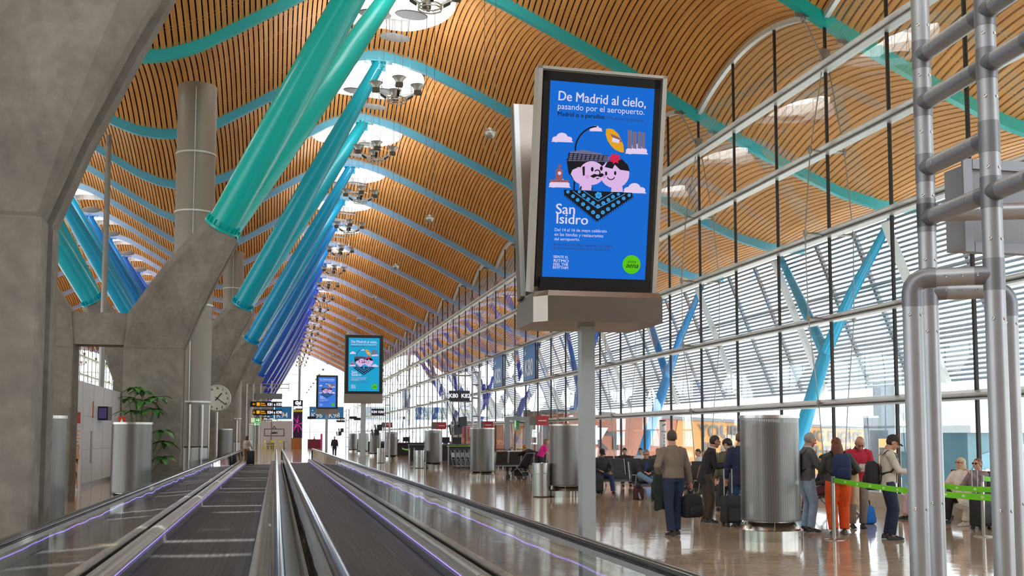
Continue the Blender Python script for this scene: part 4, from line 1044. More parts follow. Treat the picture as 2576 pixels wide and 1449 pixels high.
# ------------------------------------------------------------------ far end: café corner, wrapped column, counters
def make_far():
    c=thing('advert_column','square advertising column with purple light streak picture and wooden foot at the far end','advertising column',(2.85,150,0))
    MB().box(-.62,.62,-.62,.62,1.5,5.0).build('picture_wrap',mat('purple print','#2b1740',.4,0,.3,2),c,None)
    s=MB(); rnd=random.Random(3)
    for k in range(14):
        a=rnd.uniform(0,2*PI); L=rnd.uniform(.6,1.6); cx,cz=0,3.4; p=(cx+.1*math.cos(a),-.625,cz+.1*math.sin(a)); q=(max(-.6,min(.6,cx+L*math.cos(a))),-.625,max(1.6,min(4.95,cz+L*math.sin(a)))); s.bar(p,q,.05,.004,(0,1,0))
    s.build('light_streaks',emat('streak magenta','#e0359a',1.0),c,None)
    MB().box(-.64,.64,-.64,.64,5.0,5.3).build('yellow_band',mat('band yellow','#d5cf2e',.4),c,None)
    MB().box(-.64,.64,-.64,.64,5.3,6.6).build('black_cap',M_sgn,c,None)
    t=MB(); join_text(t,'Gd',.6,0,frontM(0,-.65,6.0),'CENTER',.05); join_text(t,'goiko',.5,0,frontM(0,-.65,5.5),'CENTER',.05); t.build('logo_lettering',M_swh,c,None)
    MB().box(-.8,.6,-.62,.62,0,1.5).build('wooden_foot',mat('warm wood','#a5672f',.5,0,.2,3),c,None)
    w=thing('cafe_wall','pale grey café partition with a black framed sign in the far left corner','partition',(.2,165,0))
    MB().box(-4.2,2.2,0,.2,0,4.0).build('partition_panel',mat('partition grey','#c5c4c6',.6),w,None)
    f=MB()
    for a in ((-1.9,1.0,2.75,2.83),(-1.9,1.0,1.75,1.83),(-1.9,-1.82,1.75,2.83),(.92,1.0,1.75,2.83)): f.box(a[0],a[1],-.04,0,a[2],a[3])
    join_text(f,'palm',.5,0,frontM(-.45,-.03,2.1),'CENTER',.02); f.poly([(-.75,-.03,2.83),(-.45,-.03,3.3),(-.15,-.03,2.83),(-.25,-.03,2.83),(-.45,-.03,3.15),(-.65,-.03,2.83)],(0,.02,0)); f.build('framed_sign',M_black,w,None)
    # café furniture
    ch=thing('cafe_chair','x','chair'); my=mat('chair yellow','#d8c528',.4); mk=mat('chair black','#2a2725',.5)
    for dx in (-.24,.24):
        for dy in (-.22,.22): MB().tube([(dx*1.15,dy*1.15,0),(dx,dy,.46 if dy<0 else .95)],.028,6).build('leg',my,ch,None)
    MB().box(-.27,.27,-.25,.25,.43,.48).build('seat',my,ch,None); MB().box(-.25,.25,.2,.24,.72,.96).build('backrest',my,ch,None)
    spots=[(-3.6,148,'leftmost'),(-1.9,149,'second from left'),(-1.1,147,'third from left'),(-.3,149.5,'fourth from left'),(.5,147.5,'rightmost')]
    for i,(x,y,nm) in enumerate(spots):
        o=ch if i==0 else dup(ch); o.location=(x,y,0); o.rotation_euler=(0,0,i*.9); o.scale=(1.15,1.15,1.25); tag(o,f'yellow café chair in the far corner, {nm}','chair','yellow café chairs')
    tb=thing('cafe_table','x','table')
    MB().lathe([(.02,.98),(.6,.98),(.6,1.02),(.02,1.02)],20).build('tabletop',mk,tb,40); MB().tube([(0,0,0),(0,0,.98)],.05,8).build('pedestal',mk,tb,40); MB().lathe([(.35,0),(.3,.03),(.02,.04)],16).build('foot',mk,tb,40)
    for i,(x,y,nm) in enumerate(((-2.7,151,'left'),(-.7,151.5,'by the potted palm'),(1.1,152,'next to the wrapped column'))):
        o=tb if i==0 else dup(tb); o.location=(x,y,0); tag(o,f'round dark café table in the far corner, {nm}','table','café tables')
    # gate counters on the right
    mc=mat('counter black','#242326',.4); rd=mat('counter red','#b1232c',.4)
    for i,(x,y,wd) in enumerate(((11.2,76,4.2),(11.0,98,4.5),(11.2,64.5,2.2),(10.6,124,5))):
        g=thing('gate_counter',f'dark boarding gate counter, {["behind the queue posts","next farther behind the queue posts","beside the trolleys","farthest along the right side"][i]}','counter',(x,y,0),0,'boarding gate counters')
        MB().box(-wd/2,wd/2,-.3,.3,0,1.1).build('counter_body',mc,g,None); MB().box(-wd/2-.05,wd/2+.05,-.4,.35,1.1,1.15).build('counter_top',mat('lime top','#7fbf2a',.4) if i==2 else M_alud,g,None)
        for dx in (-.6,.5): MB().box(dx-.28,dx+.28,-.05,.0,1.25,1.65).build('monitor',M_black,g,None); MB().box(dx-.03,dx+.03,-.03,.0,1.1,1.3).build('monitor_stand',M_black,g,None)
    for i,(x,y,z) in enumerate(((10.2,68,2.35),(13.2,68,2.4),(12.8,52,2.45),(9.9,98,2.7))):
        s=thing('hanging_notice',f'red hanging notice panel at the gates, {["left of the trolleys","above the trolleys","above the stroller woman","far away beyond the counters"][i]}','sign',(x,y,0),0,'red gate notices')
        MB().box(-.3,.3,-.04,.04,z-.2,z+.25).build('notice_panel',rd,s,None); MB().box(-.64,-.31,-.03,.03,z-.2,z+.25).build('grey_panel',mat('notice grey','#6d655d',.5),s,None)
        MB().box(-.2,.2,-.045,-.04,z+.0,z+.05).build('white_line',M_white,s,None)
        MB().tube([(0,0,0),(0,0,z-.2)],.03,8).build('stem',M_steel,s,40)
    for i,(x,y,nm) in enumerate(((5.4,160,'left'),(11.2,158,'middle'),(14.0-1.2,170,'right'))):
        k=thing('self_boarding_desk',f'small maroon boarding desk with pink side far down the hall, {nm}','desk',(x,y,0),0,'far maroon desks'); MB().box(-.9,.9,-.4,.4,0,1.3).build('desk_body',mat('maroon','#7d2438',.4),k,None); MB().box(.9,1.2,-.3,.3,0,2.1).build('pink_side',mat('pink panel','#cf4f86',.4),k,None)
        MB().tube([(-.6,0,1.3),(-.6,0,4.6)],.05,8).build('sign_pole',M_alu,k,None); MB().box(-1.0,.2,-.05,.05,4.2,4.6).build('sign_panel',M_sgn,k,None)
make_far()

# ------------------------------------------------------------------ barrier posts and tapes
M_lime=mat('lime webbing','#6fd012',.5,0,.05,8)
def make_barriers():
    p=thing('barrier_post','x','barrier post')
    MB().tube([(0,0,.02),(0,0,1.02)],.034,16).build('post',mat('post steel','#b5b2ab',.25,1.0,.04,3),p,40)
    MB().lathe([(.17,0),(.17,.008),(.15,.015),(.05,.03)],28).build('base',M_steel,p,40)
    MB().tube([(0,0,.93),(0,0,1.04)],.038,16).build('tape_head',M_alud,p,40)
    pts=[(9.03,16.56,'in front of the orange trousers'),(11.81,16.55,'beside the black suitcase at the window'),(8.5,10.7,'out of sight in front of the tube stand'),(10.07,15.6,'behind the tube stand'),(9.95,13.2,'right behind the tube stand')]
    for i,(x,y,nm) in enumerate(pts):
        if i==2: continue
        o=p if i==0 else dup(p); o.location=(x,y,0); tag(o,f'steel barrier post {nm}','barrier post','steel barrier posts')
    o=dup(p,(8.5,10.7,0),None,'steel barrier post at the near end of the long lime tape')
    def tape(a,b,z,L):
        a=Vector((*a,z)); b=Vector((*b,z)); d=(b-a).normalized(); n=12; mb=MB(); P=[]
        for i in range(n+1):
            u=i/n; c=a+(b-a)*u-Vector((0,0,.05*4*u*(1-u))); P.append([c+Vector((0,0,.04)),c-Vector((0,0,.04)),c-Vector((0,0,.04))+d.cross(Vector((0,0,1)))*.004,c+Vector((0,0,.04))+d.cross(Vector((0,0,1)))*.004])
        mb.loft(P); o=mb.build('barrier_tape',M_lime,None,None); tag(o,L,'barrier tape',None)
        m=MB(); s=d.cross(Vector((0,0,1)))
        k=int((b-a).length/.42)
        for i in range(1,k):
            u=i/k; c=a+(b-a)*u-Vector((0,0,.05*4*u*(1-u))); m.obox(c+s*.006,d*.03,s*.002,Vector((0,0,.016)))
        if k>1: m.build('tape_print',mat('tape print','#d9e8b4',.5),o,None)
    tape((9.03,16.52),(8.5,10.74),.98,'lime green barrier tape running from the orange trousers towards the viewer')
    tape((10.07,15.56),(9.95,13.24),.98,'upper short lime barrier tape between the stand tubes')
    tape((11.85,16.55),(14.0,16.9),.98,'lime barrier tape to the right of the window suitcase')
    q=[(7.4+i*.42,61.5+(i%2)*1.2) for i in range(5)]
    for i,(x,y) in enumerate(q):
        o=dup(p,(x,y,0),None,f'steel barrier post of the gate queue by the second bin, {NTH[i] if i else "first"} from the left')
    tape((q[0][0],q[0][1]+.04),(q[0][0]+.2,q[0][1]+5.5),.98,'lime tape on the leftmost far queue post'); tape(q[2],q[4],.98,'lime tape between the far queue posts')
make_barriers()

# ------------------------------------------------------------------ seats
M_lea=mat('black seat leather','#29282b',.42,0,.1,6)
def bench(x,y,rz,n,L):
    r=thing('bench_row',L,'seat row',(x,y,0),rz,'rows of black waiting seats'); wd=.6
    MB().box(-n*wd/2,n*wd/2,-.04,.04,.33,.40).build('beam',M_alud,r,None)
    for i in range(n):
        cx=(-n/2+.5+i)*wd
        s=MB(); s.loft([[(cx-.26,yy,zz-.03),(cx+.26,yy,zz-.03),(cx+.26,yy,zz+.03),(cx-.26,yy,zz+.03)] for yy,zz in ((.32,.46),(.28,.47),(.1,.45),(-.12,.43),(-.2,.44))]); s.build('seat',M_lea,r,40)
        b=MB(); b.loft([[(cx-.26,yy-.03,zz),(cx+.26,yy-.03,zz),(cx+.26,yy+.025,zz+.01),(cx-.26,yy+.025,zz+.01)] for yy,zz in ((-.2,.44),(-.24,.6),(-.3,.82),(-.36,1.0))]); b.build('backrest',M_lea,r,40)
    for i in range(n+1):
        cx=(-n/2+i)*wd
        a=MB(); a.tube([(cx,.3,.66),(cx,-.02,.66),(cx,-.22,.5),(cx,-.37,1.0)],[(.022,.014)]*4,8); a.tube([(cx,.3,.66),(cx,.22,.4),(cx,0,.37)],[(.022,.014)]*3,8); a.build('armrest',M_alu,r,50)
    for i in (0,n):
        cx=(-n/2+i)*wd*(.92)
        g=MB(); g.tube([(cx,.33,.02),(cx,.05,.34),(cx,-.3,.02)],[(.03,.035)]*3,8); g.build('leg',M_alu,r,50)
bench(10.5,31.75,PI,4,'row of black seats facing the viewer, under the man in the dark cap')
bench(10.7,28.3,PI,4,'row of black seats facing the viewer, under the man with crossed legs')
bench(11.0,33.2,0,5,'row of black seats turned away, right behind the man in the dark cap')
bench(10.95,48.8,0,4,'row of black seats seen from behind, beside the stroller')
bench(13.55,19.3,PI/2,4,'row of black seats against the window on the right')
bench(12.3,36.6,PI,4,'row of black seats facing the viewer, farther behind the dark cap man')
bench(10.6,24.3,PI,3,'row of black seats behind the man in the black jacket')

# ------------------------------------------------------------------ luggage trolleys
def make_trolleys():
    r=thing('luggage_trolley','x','luggage trolley'); mt=mat('trolley chrome','#a9abad',.22,.9,.05,6)
    f=MB()
    for s in (-.25,.25):
        f.tube([(s,.45,.12),(s,-.35,.16),(s,-.45,.55),(s,-.5,1.0)],.018,6); f.tube([(s,.1,.14),(s*.9,-.3,.7)],.012,6)
    f.tube([(-.25,.45,.12),(.25,.45,.12)],.018,6)
    for y in (.3,.1,-.1): f.tube([(-.25,y,.13),(.25,y,.13)],.01,6)
    for z in (.5,.75): f.tube([(-.25,-.45,z),(.25,-.45,z)],.012,6)
    f.build('frame',mt,r,50)
    MB().tube([(-.3,-.52,1.02),(.3,-.52,1.02)],.025,8).build('handle',M_black,r,40)
    for x,y in ((-.25,-.3),(.25,-.3),(0,.42)): MB().tube([(x-.02,y,.06),(x+.02,y,.06)],.06,10).build('wheel',M_black,r,40)
    MB().box(-.18,.18,-.47,-.45,.62,.85).build('advert_plate',M_alul,r,None)
    for i in range(16):
        o=r if i==0 else dup(r); x=9.55+.25*i
        o.location=(x,56.6,0); o.rotation_euler=(0,0,-PI/2+.2); tag(o,f'chrome luggage trolley nested in the long trolley line, {NTH[i] if i else "first"} from its left end','luggage trolley','nested luggage trolleys')
make_trolleys()

# ------------------------------------------------------------------ stroller
def make_stroller():
    r=thing('stroller','folding black stroller with big wheels beside the woman in pink','stroller',(9.5,42.0,0),.5)
    f=MB()
    for s in (-.24,.24): f.tube([(s,.5,.12),(s,-.1,.55),(s,-.55,1.05)],.016,8); f.tube([(s,-.42,.14),(s,.05,.55)],.016,8); f.tube([(s,.1,.4),(s,-.35,.45)],.014,6)
    f.tube([(-.24,-.55,1.05),(.24,-.55,1.05)],.018,8); f.tube([(-.24,-.42,.14),(.24,-.42,.14)],.014,6); f.build('frame',M_alud,r,50)
    MB().loft([[(-.22,y,z-.03),(.22,y,z-.03),(.22,y,z+.03),(-.22,y,z+.03)] for y,z in ((.4,.32),(.25,.42),(-.05,.44),(-.2,.6),(-.4,.98))]).build('seat_sling',mat('black canvas','#1b1b1e',.8),r,50)
    hood=MB(); hood.loft([[(x,-.42+.45*math.sin(a),.92+.3*math.cos(a)*(1-.3*abs(x)/.24)) for x in (-.24,-.12,0,.12,.24)]+[(x,-.42+.42*math.sin(a),.90+.27*math.cos(a)*(1-.3*abs(x)/.24)) for x in (.24,.12,0,-.12,-.24)] for a in (-.6,-.2,.2,.6,1.0,1.4)]); hood.build('hood',mat('black canvas'),r,50)
    for x in (-.27,.27):
        for y,rr in ((.5,.1),(-.42,.14)): 
            w_=MB().lathe([(rr*.7,-.02),(rr,-.02),(rr,.02),(rr*.7,.02)],18,(x,y,rr),(1,0,0),0,False); w_.tube([(x-.01,y,rr),(x+.01,y,rr)],.03,8); w_.build('wheel',M_black,r,40)
    MB().box(-.18,.18,-.2,.25,.15,.3).build('basket',mat('black canvas'),r,None)
make_stroller()

# ------------------------------------------------------------------ suitcases and bags
def suitcase(x,y,rz,h,wd,dp,colr,L,handle=.5):
    r=thing('suitcase',L,'suitcase',(x,y,0),rz); m=mat('suitcase '+colr,colr,.6,0,.12,14)
    b=MB(); rings=[]
    for z,k in ((.07,.9),(.09,1),(h-.03,1),(h,.9)): rings.append([(sx*(wd/2-c)*k,sy*(dp/2-c2)*k,z) for sx,sy,c,c2 in ((-1,-1,.03,0),(1,-1,.03,0),(1,-1,0,.03),(1,1,0,.03),(1,1,.03,0),(-1,1,.03,0),(-1,1,0,.03),(-1,-1,0,.03))])
    b.loft(rings); b.build('shell',m,r,40)
    MB().box(-wd*.4,wd*.4,-dp/2-.03,-dp/2+.01,h*.2,h*.62).build('front_pocket',m,r,None)
    MB().tube([(-.07,-.0,h),(-.07,0,h+.03),(.07,0,h+.03),(.07,0,h)],.012,6).build('grip',M_black,r,40)
    if handle:
        t=MB().tube([(-.09,dp/2-.03,h-.05),(-.09,dp/2-.03,h+handle),(.09,dp/2-.03,h+handle),(.09,dp/2-.03,h-.05)],.011,8); t.build('pull_handle',M_alu,r,40)
    for sx in (-1,1):
        for sy in (-1,1): MB().tube([(sx*(wd/2-.06)-.015,sy*(dp/2-.04),.035),(sx*(wd/2-.06)+.015,sy*(dp/2-.04),.035)],.035,10).build('wheel',M_black,r,40)
    return r
suitcase(8.48,19.45,.2,.58,.37,.24,'#1a1b20','black cabin suitcase with raised handle beside the black jacket man',.5)
suitcase(12.62,17.75,.4,.66,.36,.26,'#1b1b1f','black suitcase with raised handle standing by the seated women',.42)
suitcase(-1.45,66.4,.1,.85,.46,.34,'#1d1d20','black suitcase pulled by the woman at the end of the left walkway',.1)
suitcase(9.36,31.2,.2,.55,.34,.22,'#1f1f24','dark suitcase left of the man in the dark cap',0)
suitcase(9.92,27.5,.3,.5,.3,.24,'#2a2528','small dark suitcase on the floor beside the crossed legs man',0)
suitcase(9.55,25.6,.1,.6,.34,.24,'#3a3d42','grey suitcase hidden partly behind the man in brown',0)
def backpack_mesh(mb,w,h,d):
    for z,k,dd in ((0,.86,.8),(.06*h,.98,.95),(.5*h,1,1),(.85*h,.92,.9),(h,.6,.55)):
        pass
    rings=[]
    for z,k,dd in ((0,.8,.7),(.05,.97,.95),(.5,1,1),(.82,.93,.88),(.95,.74,.66),(1,.5,.4)):
        rings.append([(math.copysign(abs(math.cos(t))**.6,math.cos(t))*w/2*k,math.copysign(abs(math.sin(t))**.6,math.sin(t))*d/2*dd,z*h) for t in [2*PI*i/16 for i in range(16)]])
    mb.loft(rings); return mb
def bag(nm,L,cat,x,y,z,rz,w,h,d,colr,straps=True):
    r=thing(nm,L,cat,(x,y,z),rz); m=mat('bag '+colr,colr,.75,0,.15,12)
    backpack_mesh(MB(),w,h,d).build('bag_body',m,r,50)
    p=MB(); backpack_mesh(p,w*.75,h*.42,d*.35); p.xf(Matrix.Translation((0,-d*.48,h*.08))); p.build('pocket',m,r,50)
    if straps:
        for s in (-1,1): MB().tube([(s*w*.25,d*.4,h*.92),(s*w*.3,d*.62,h*.8),(s*w*.34,d*.62,h*.4),(s*w*.3,d*.42,h*.1)],[(.025,.006)]*4,6).build('strap',M_black,r,50)
    else: MB().tube([(-w*.25,0,h*.9),(-w*.2,0,h+.09),(w*.2,0,h+.09),(w*.25,0,h*.9)],.012,6).build('handle',M_black,r,50)
    return r
bag('shopping_bag','blue plastic bag on the floor behind the man in the cream jacket','bag',11.3,19.4,0,.3,.3,.36,.22,'#1671c8',False)
bag('handbag','dark red bag on the floor by the end of the seat row','bag',9.62,28.2,0,.3,.3,.34,.2,'#4a2028',False)

# ------------------------------------------------------------------ outside: boarding bridges, pylon, info column
def make_outside():
    mo=mat('bridge salmon','#a05b42',.5,0,.03,.4); my=mat('bridge yellow','#b57b36',.5,0,.02,.4); gy=mat('bridge grey','#6d7076',.5,.2); ink=mat('bridge lettering','#4a4f56',.5); dk=mat('bridge ink','#33333b',.5)
    a=Vector((20.3,67.3,0)); b=Vector((58.5,94.7,0)); d=(b-a).normalized(); nrm=Vector((d.y,-d.x,0)); Ln=(b-a).length
    r=thing('boarding_bridge','orange and yellow boarding bridge with large grey lettering outside the glass','boarding bridge',tuple(a),math.atan2(d.y,d.x))
    z0,z1=-.9,3.2; dz=-.9; XL=-5.5
    def sec(x0,x1,w0,zt,zb,m,nm,ext=0):
        def P(x,y,z): return (x,y,z+dz*x/Ln)
        mb=MB().add([P(x0,-w0,zb),P(x1,-w0,zb),P(x1,1.6,zb),P(x0,1.6,zb),P(x0,-w0,zt),P(x1,-w0,zt),P(x1,1.6,zt),P(x0,1.6,zt)],[(0,3,2,1),(4,5,6,7),(0,1,5,4),(1,2,6,5),(2,3,7,6),(3,0,4,7)]); return mb.build(nm,m,r,None)
    k=6.6
    s1=sec(XL,k,1.6,z1-.2,z0,mo,'salmon_section'); s2=sec(k,Ln,1.55,z1-.2,z0,my,'yellow_section'); sec(XL,Ln,1.7,z1,z1-.22,gy,'roof_edge'); sec(XL,Ln,1.65,z0,z0-.4,gy,'floor_edge')
    MB().poly([(k-1.0,-1.63,z0),(k+.1,-1.63,z1-.4),(k+.4,-1.63,z1-.4),(k+.4,-1.63,z0)],(0,.02,0)).build('slanted_joint',my,s1,None)
    tilt=math.atan2(dz,Ln)
    def T(x,z): return Matrix.Translation((x,-1.66,z))@Matrix.Rotation(-tilt,4,'Y')@Matrix.Rotation(PI/2,4,'X')
    def fitx(mb,sx_,size,x0,x1,z,bold):
        t=MB(); join_text(t,sx_,size,0,Matrix.Identity(4),'LEFT',bold,.002,1.0); wd=max(v[0] for v in t.v); t.xf(T(x0,z)@Matrix.Diagonal(((x1-x0)/wd,1,1,1))); mb.add(t.v,t.f)
    t=MB(); fitx(t,'YOUR CONNECTING FLIGHT',1.28,9.3,35.5,1.66,.022); fitx(t,'IS ON FOUR WHEELS',1.28,9.7,33.5,.40,.022); t.build('slogan_lettering',ink,s2,None)
    t=MB(); fitx(t,'IXT',1.5,-4.3,.6,.98,.06); t.build('brand_lettering',dk,s1,None)
    t=MB(); t.poly([(-4.9,-1.68,1.5),(-1.9,-1.68,1.5),(-1.2,-1.68,2.25),(-4.9,-1.68,2.25)],(0,.02,0)); t.build('white_swoosh',M_white,s1,None)
    MB().tube([(30,0,-5),(30,0,z0)],.5,14).tube([(34,-1.2,-5),(34,-1.2,z0)],.35,12).build('bridge_leg',gy,r,40)
    # pylons in front of it
    p=thing('apron_pylon','square grey pylon standing outside the glass before the yellow bridge','pylon',(25.2,42.8,0)); MB().box(-.22,.22,-.22,.22,-5,2.5).build('pylon_shaft',gy,p,None); MB().box(-.24,.24,-.24,.24,2.5,2.58).build('pylon_cap',M_alul,p,None)
    q=thing('apron_tower','grey louvred tower outside the glass beside the pylon','tower',(27,44.7,0)); MB().box(-.34,.34,-.34,.34,1.6,4.2).build('louvred_cabin',mat('tower grey','#707a82',.5,.2),q,None); MB().tube([(0,0,-5),(0,0,1.2)],.25,12).build('tower_mast',gy,q,40); MB().ell((.9,-.6,3.6),.55,.5,1.4,20,12).build('white_pod',M_white,q,50)  # louvred tower with a white pod; it carries no lamp
    # second bridge farther left
    r2=thing('boarding_bridge','orange boarding bridge panel farther down, outside behind the trolleys','boarding bridge',(20.9,93,0),.05)
    b2=MB().box(-1.2,12,-1.5,1.5,-.7,2.75).build('orange_section',mat('bridge orange','#b06a33',.5,0,.03,.4),r2,None); MB().box(-6,12,-1.6,1.6,2.75,3.0).build('roof_edge',gy,r2,None); MB().box(-6,-1.2,-1.5,1.5,-.7,2.75).build('salmon_section',mo,r2,None)
    t=MB(); join_text(t,'RADIO DE',1.2,0,Matrix.Translation((-1.1,-1.52,.95))@Matrix.Rotation(PI/2,4,'X'),'LEFT',.0,.002,1.0); join_text(t,'esquina ati',1.0,0,Matrix.Translation((-.6,-1.52,-.3))@Matrix.Rotation(PI/2,4,'X'),'LEFT',.0,.002,1.0); t.build('lettering',mat('bridge violet ink','#7a5aa0',.5),b2,None)
    MB().tube([(2,0,-5),(2,0,-.7)],.4,12).build('bridge_leg',gy,r2,40)
    # teal bridge with a car picture at the right
    r3=thing('boarding_bridge','blue-green boarding bridge with large car picture outside at the right','boarding bridge',(27.5,40.5,0),math.radians(25))
    s=MB().box(-1.3,24,-1.5,1.5,-1.6,1.85).build('teal_section',mat('bridge teal','#38626f',.4,0,.05,.3),r3,None); MB().box(-1.4,24,-1.7,1.7,1.85,2.15).build('roof_edge',M_alul,r3,None)
    K=lambda x,z: (x*.85+1.6,z*.8+.48)
    cr=[(-3.2,-.75),(-3.1,-.1),(-2.4,.6),(-1.5,.75),(-.7,1.08),(.4,1.24),(2.0,1.2),(3.2,.95),(3.8,.6),(4.2,.4),(4.25,-.75)]
    MB().poly([(K(x,z)[0],-1.53,K(x,z)[1]) for x,z in cr],(0,.02,0)).build('car_picture',mat('car print blue','#4f7f90',.4),s,None)
    wn=MB().poly([(K(x,z)[0],-1.56,K(x,z)[1]) for x,z in ((-1.1,.72),(-.55,1.02),(.5,1.14),(.5,.72))],(0,.02,0)); wn.poly([(K(x,z)[0],-1.56,K(x,z)[1]) for x,z in ((.7,.72),(.7,1.14),(1.9,1.12),(2.9,.95),(3.1,.72))],(0,.02,0)); wn.build('car_windows',mat('car print glass','#86aab4',.4),s,None)
    wh=MB()
    for x in (-1.9,3.0): wh.lathe([(.02,0),(.38,0),(.38,.02),(.02,.02)],24,(K(x,0)[0],-1.55,.02),(0,-1,0))
    wh.build('car_wheels',mat('car print wheel','#a9b8bc',.4),s,None)
    MB().box(-.9,5.2,-1.56,-1.53,.30,.36).build('car_stripe',mat('car print wheel'),s,None)
    MB().tube([(4,0,-5),(4,0,-1.6)],.4,12).build('bridge_leg',gy,r3,40)
    # round info column by the seats
    c=thing('info_column','slim round white information column behind the seat rows','information column',(13.2,36.0,0)); c.scale=(.72,.72,1)
    MB().tube([(0,0,1.28),(0,0,2.22)],.16,20).build('white_sleeve',mat('column white','#dcdcde',.4),c,40); MB().tube([(0,0,0),(0,0,1.28)],.14,20).build('dark_foot',M_alud,c,40); MB().tube([(0,0,2.22),(0,0,2.27)],.165,20).build('black_cap',M_black,c,40)
    t=MB(); join_text(t,'Recarga',.09,0,frontM(0,-.165,1.85),'CENTER'); t.obox((0,-.165,2.1),(.08,0,.03),(0,.004,0),(-.01,0,.02)); t.build('lettering',mat('column print','#6a5a78',.5),c,None)
    for z in (1.4,1.52,1.64,1.74): MB().box(-.035,.035,-.168,-.158,z-.035,z+.035).build('pictogram',mat('column pictogram','#9a93a8',.5),c,None)
    t=thing('exit_sign','green exit sign fixed on the glass wall above the seated pair','exit sign',(XF-.5,62.5,0)); MB().box(-.05,.05,-.5,.5,2.1,2.95).build('sign_plate',mat('exit plate','#2f8f4c',.5),t,None); MB().box(-.055,-.05,-.12,.12,2.25,2.8).build('pictogram',M_spale,t,None); MB().tube([(.05,0,2.5),(.45,0,2.5)],.02,6).build('bracket',M_steel,t,None)
make_outside()
def make_gatebox():
    g=thing('bridge_door','grey glazed boarding door lobby in front of the glass behind the stroller','door lobby',(12.9,56.5,0))
    for x in (-.9,.2,1.2): MB().box(x-.12,x+.12,-.12,.12,0,2.55).build('door_post',M_alud,g,None)
    MB().box(-1.02,1.32,-.13,.13,2.55,2.75).build('lintel',M_alud,g,None)
    MB().add([(-.78,0,.02),(.08,0,.02),(.08,0,2.55),(-.78,0,2.55)],[(0,1,2,3)]).build('door_glass',M_wglass,g,None); MB().add([(.32,0,.02),(1.08,0,.02),(1.08,0,2.55),(.32,0,2.55)],[(0,1,2,3)]).build('door_glass',M_wglass,g,None)
make_gatebox()
#@@PEOPLE
# ------------------------------------------------------------------ people
def remesh(mb,name,m,vox,sm=4,parent=None):
    me=bpy.data.meshes.new('tmp'); me.from_pydata(mb.v,[],mb.f); me.update()
    bm=bmesh.new(); bm.from_mesh(me); bmesh.ops.recalc_face_normals(bm,faces=bm.faces); bm.to_mesh(me); bm.free()
    o=bpy.data.objects.new('tmp',me); TMPC.objects.link(o)
    a=o.modifiers.new('r','REMESH'); a.mode='VOXEL'; a.voxel_size=vox
    if sm: b=o.modifiers.new('s','SMOOTH'); b.iterations=sm; b.factor=.5
    dg=bpy.context.evaluated_depsgraph_get(); r=bpy.data.meshes.new_from_object(o.evaluated_get(dg))
    bpy.data.objects.remove(o); bpy.data.meshes.remove(me)
    r.name=name; r.materials.clear(); r.materials.append(m); r.shade_smooth()
    o=bpy.data.objects.new(name,r); col.objects.link(o)
    if parent: o.parent=parent
    return o
TMPC=col
def ik(a,b,l1,l2,pole):
    a,b=Vector(a),Vector(b); d=b-a; L=min(d.length,(l1+l2)*.999); d.normalize()
    x=(l1*l1-l2*l2+L*L)/(2*L); hh=math.sqrt(max(0,l1*l1-x*x)); p=Vector(pole); p=(p-d*p.dot(d)).normalized()
    return a+d*x+p*hh, a+d*L
def cloth(h): return mat('cloth '+h,h,.8,0,.16,7,.9,13)
def skinm(h): return mat('skin '+h,h,.5,0,.05,9)
def hand(mb,w,d,side,curl=.5,up=None):
    # w wrist, d forward direction of the hand; side=+1 right
    d=Vector(d).normalized(); n=Vector(up or (0,0,1)); n=(n-d*n.dot(d))
    if n.length<.1: n=Vector((0,1,0))-d*d.y
    n.normalize(); s=d.cross(n).normalized()
    mb.loft([[w+d*u+s*math.cos(t)*hw+n*math.sin(t)*ht for t in [2*PI*k/10 for k in range(10)]] for u,hw,ht in ((-.02,.026,.02),(.02,.034,.017),(.06,.041,.016),(.088,.039,.013))])
    for k,(o,L) in enumerate(((-.030,.066),(-.010,.076),(.010,.071),(.029,.056))):
        b=w+d*.08+s*o; dd=d.copy(); pts=[b]
        for q in range(3):
            dd=(dd-n*curl*.55).normalized(); pts.append(pts[-1]+dd*L*(.42,.32,.26)[q])
        mb.tube(pts,[.0092,.0088,.0082,.007],7)
    b=w+d*.025-s*side*.03; t=(d*.7-s*side*.75-n*.2).normalized(); mb.tube([b,b+t*.035,b+t*.055+d*.02,b+t*.06+d*.04],[.012,.0105,.0095,.008],7)
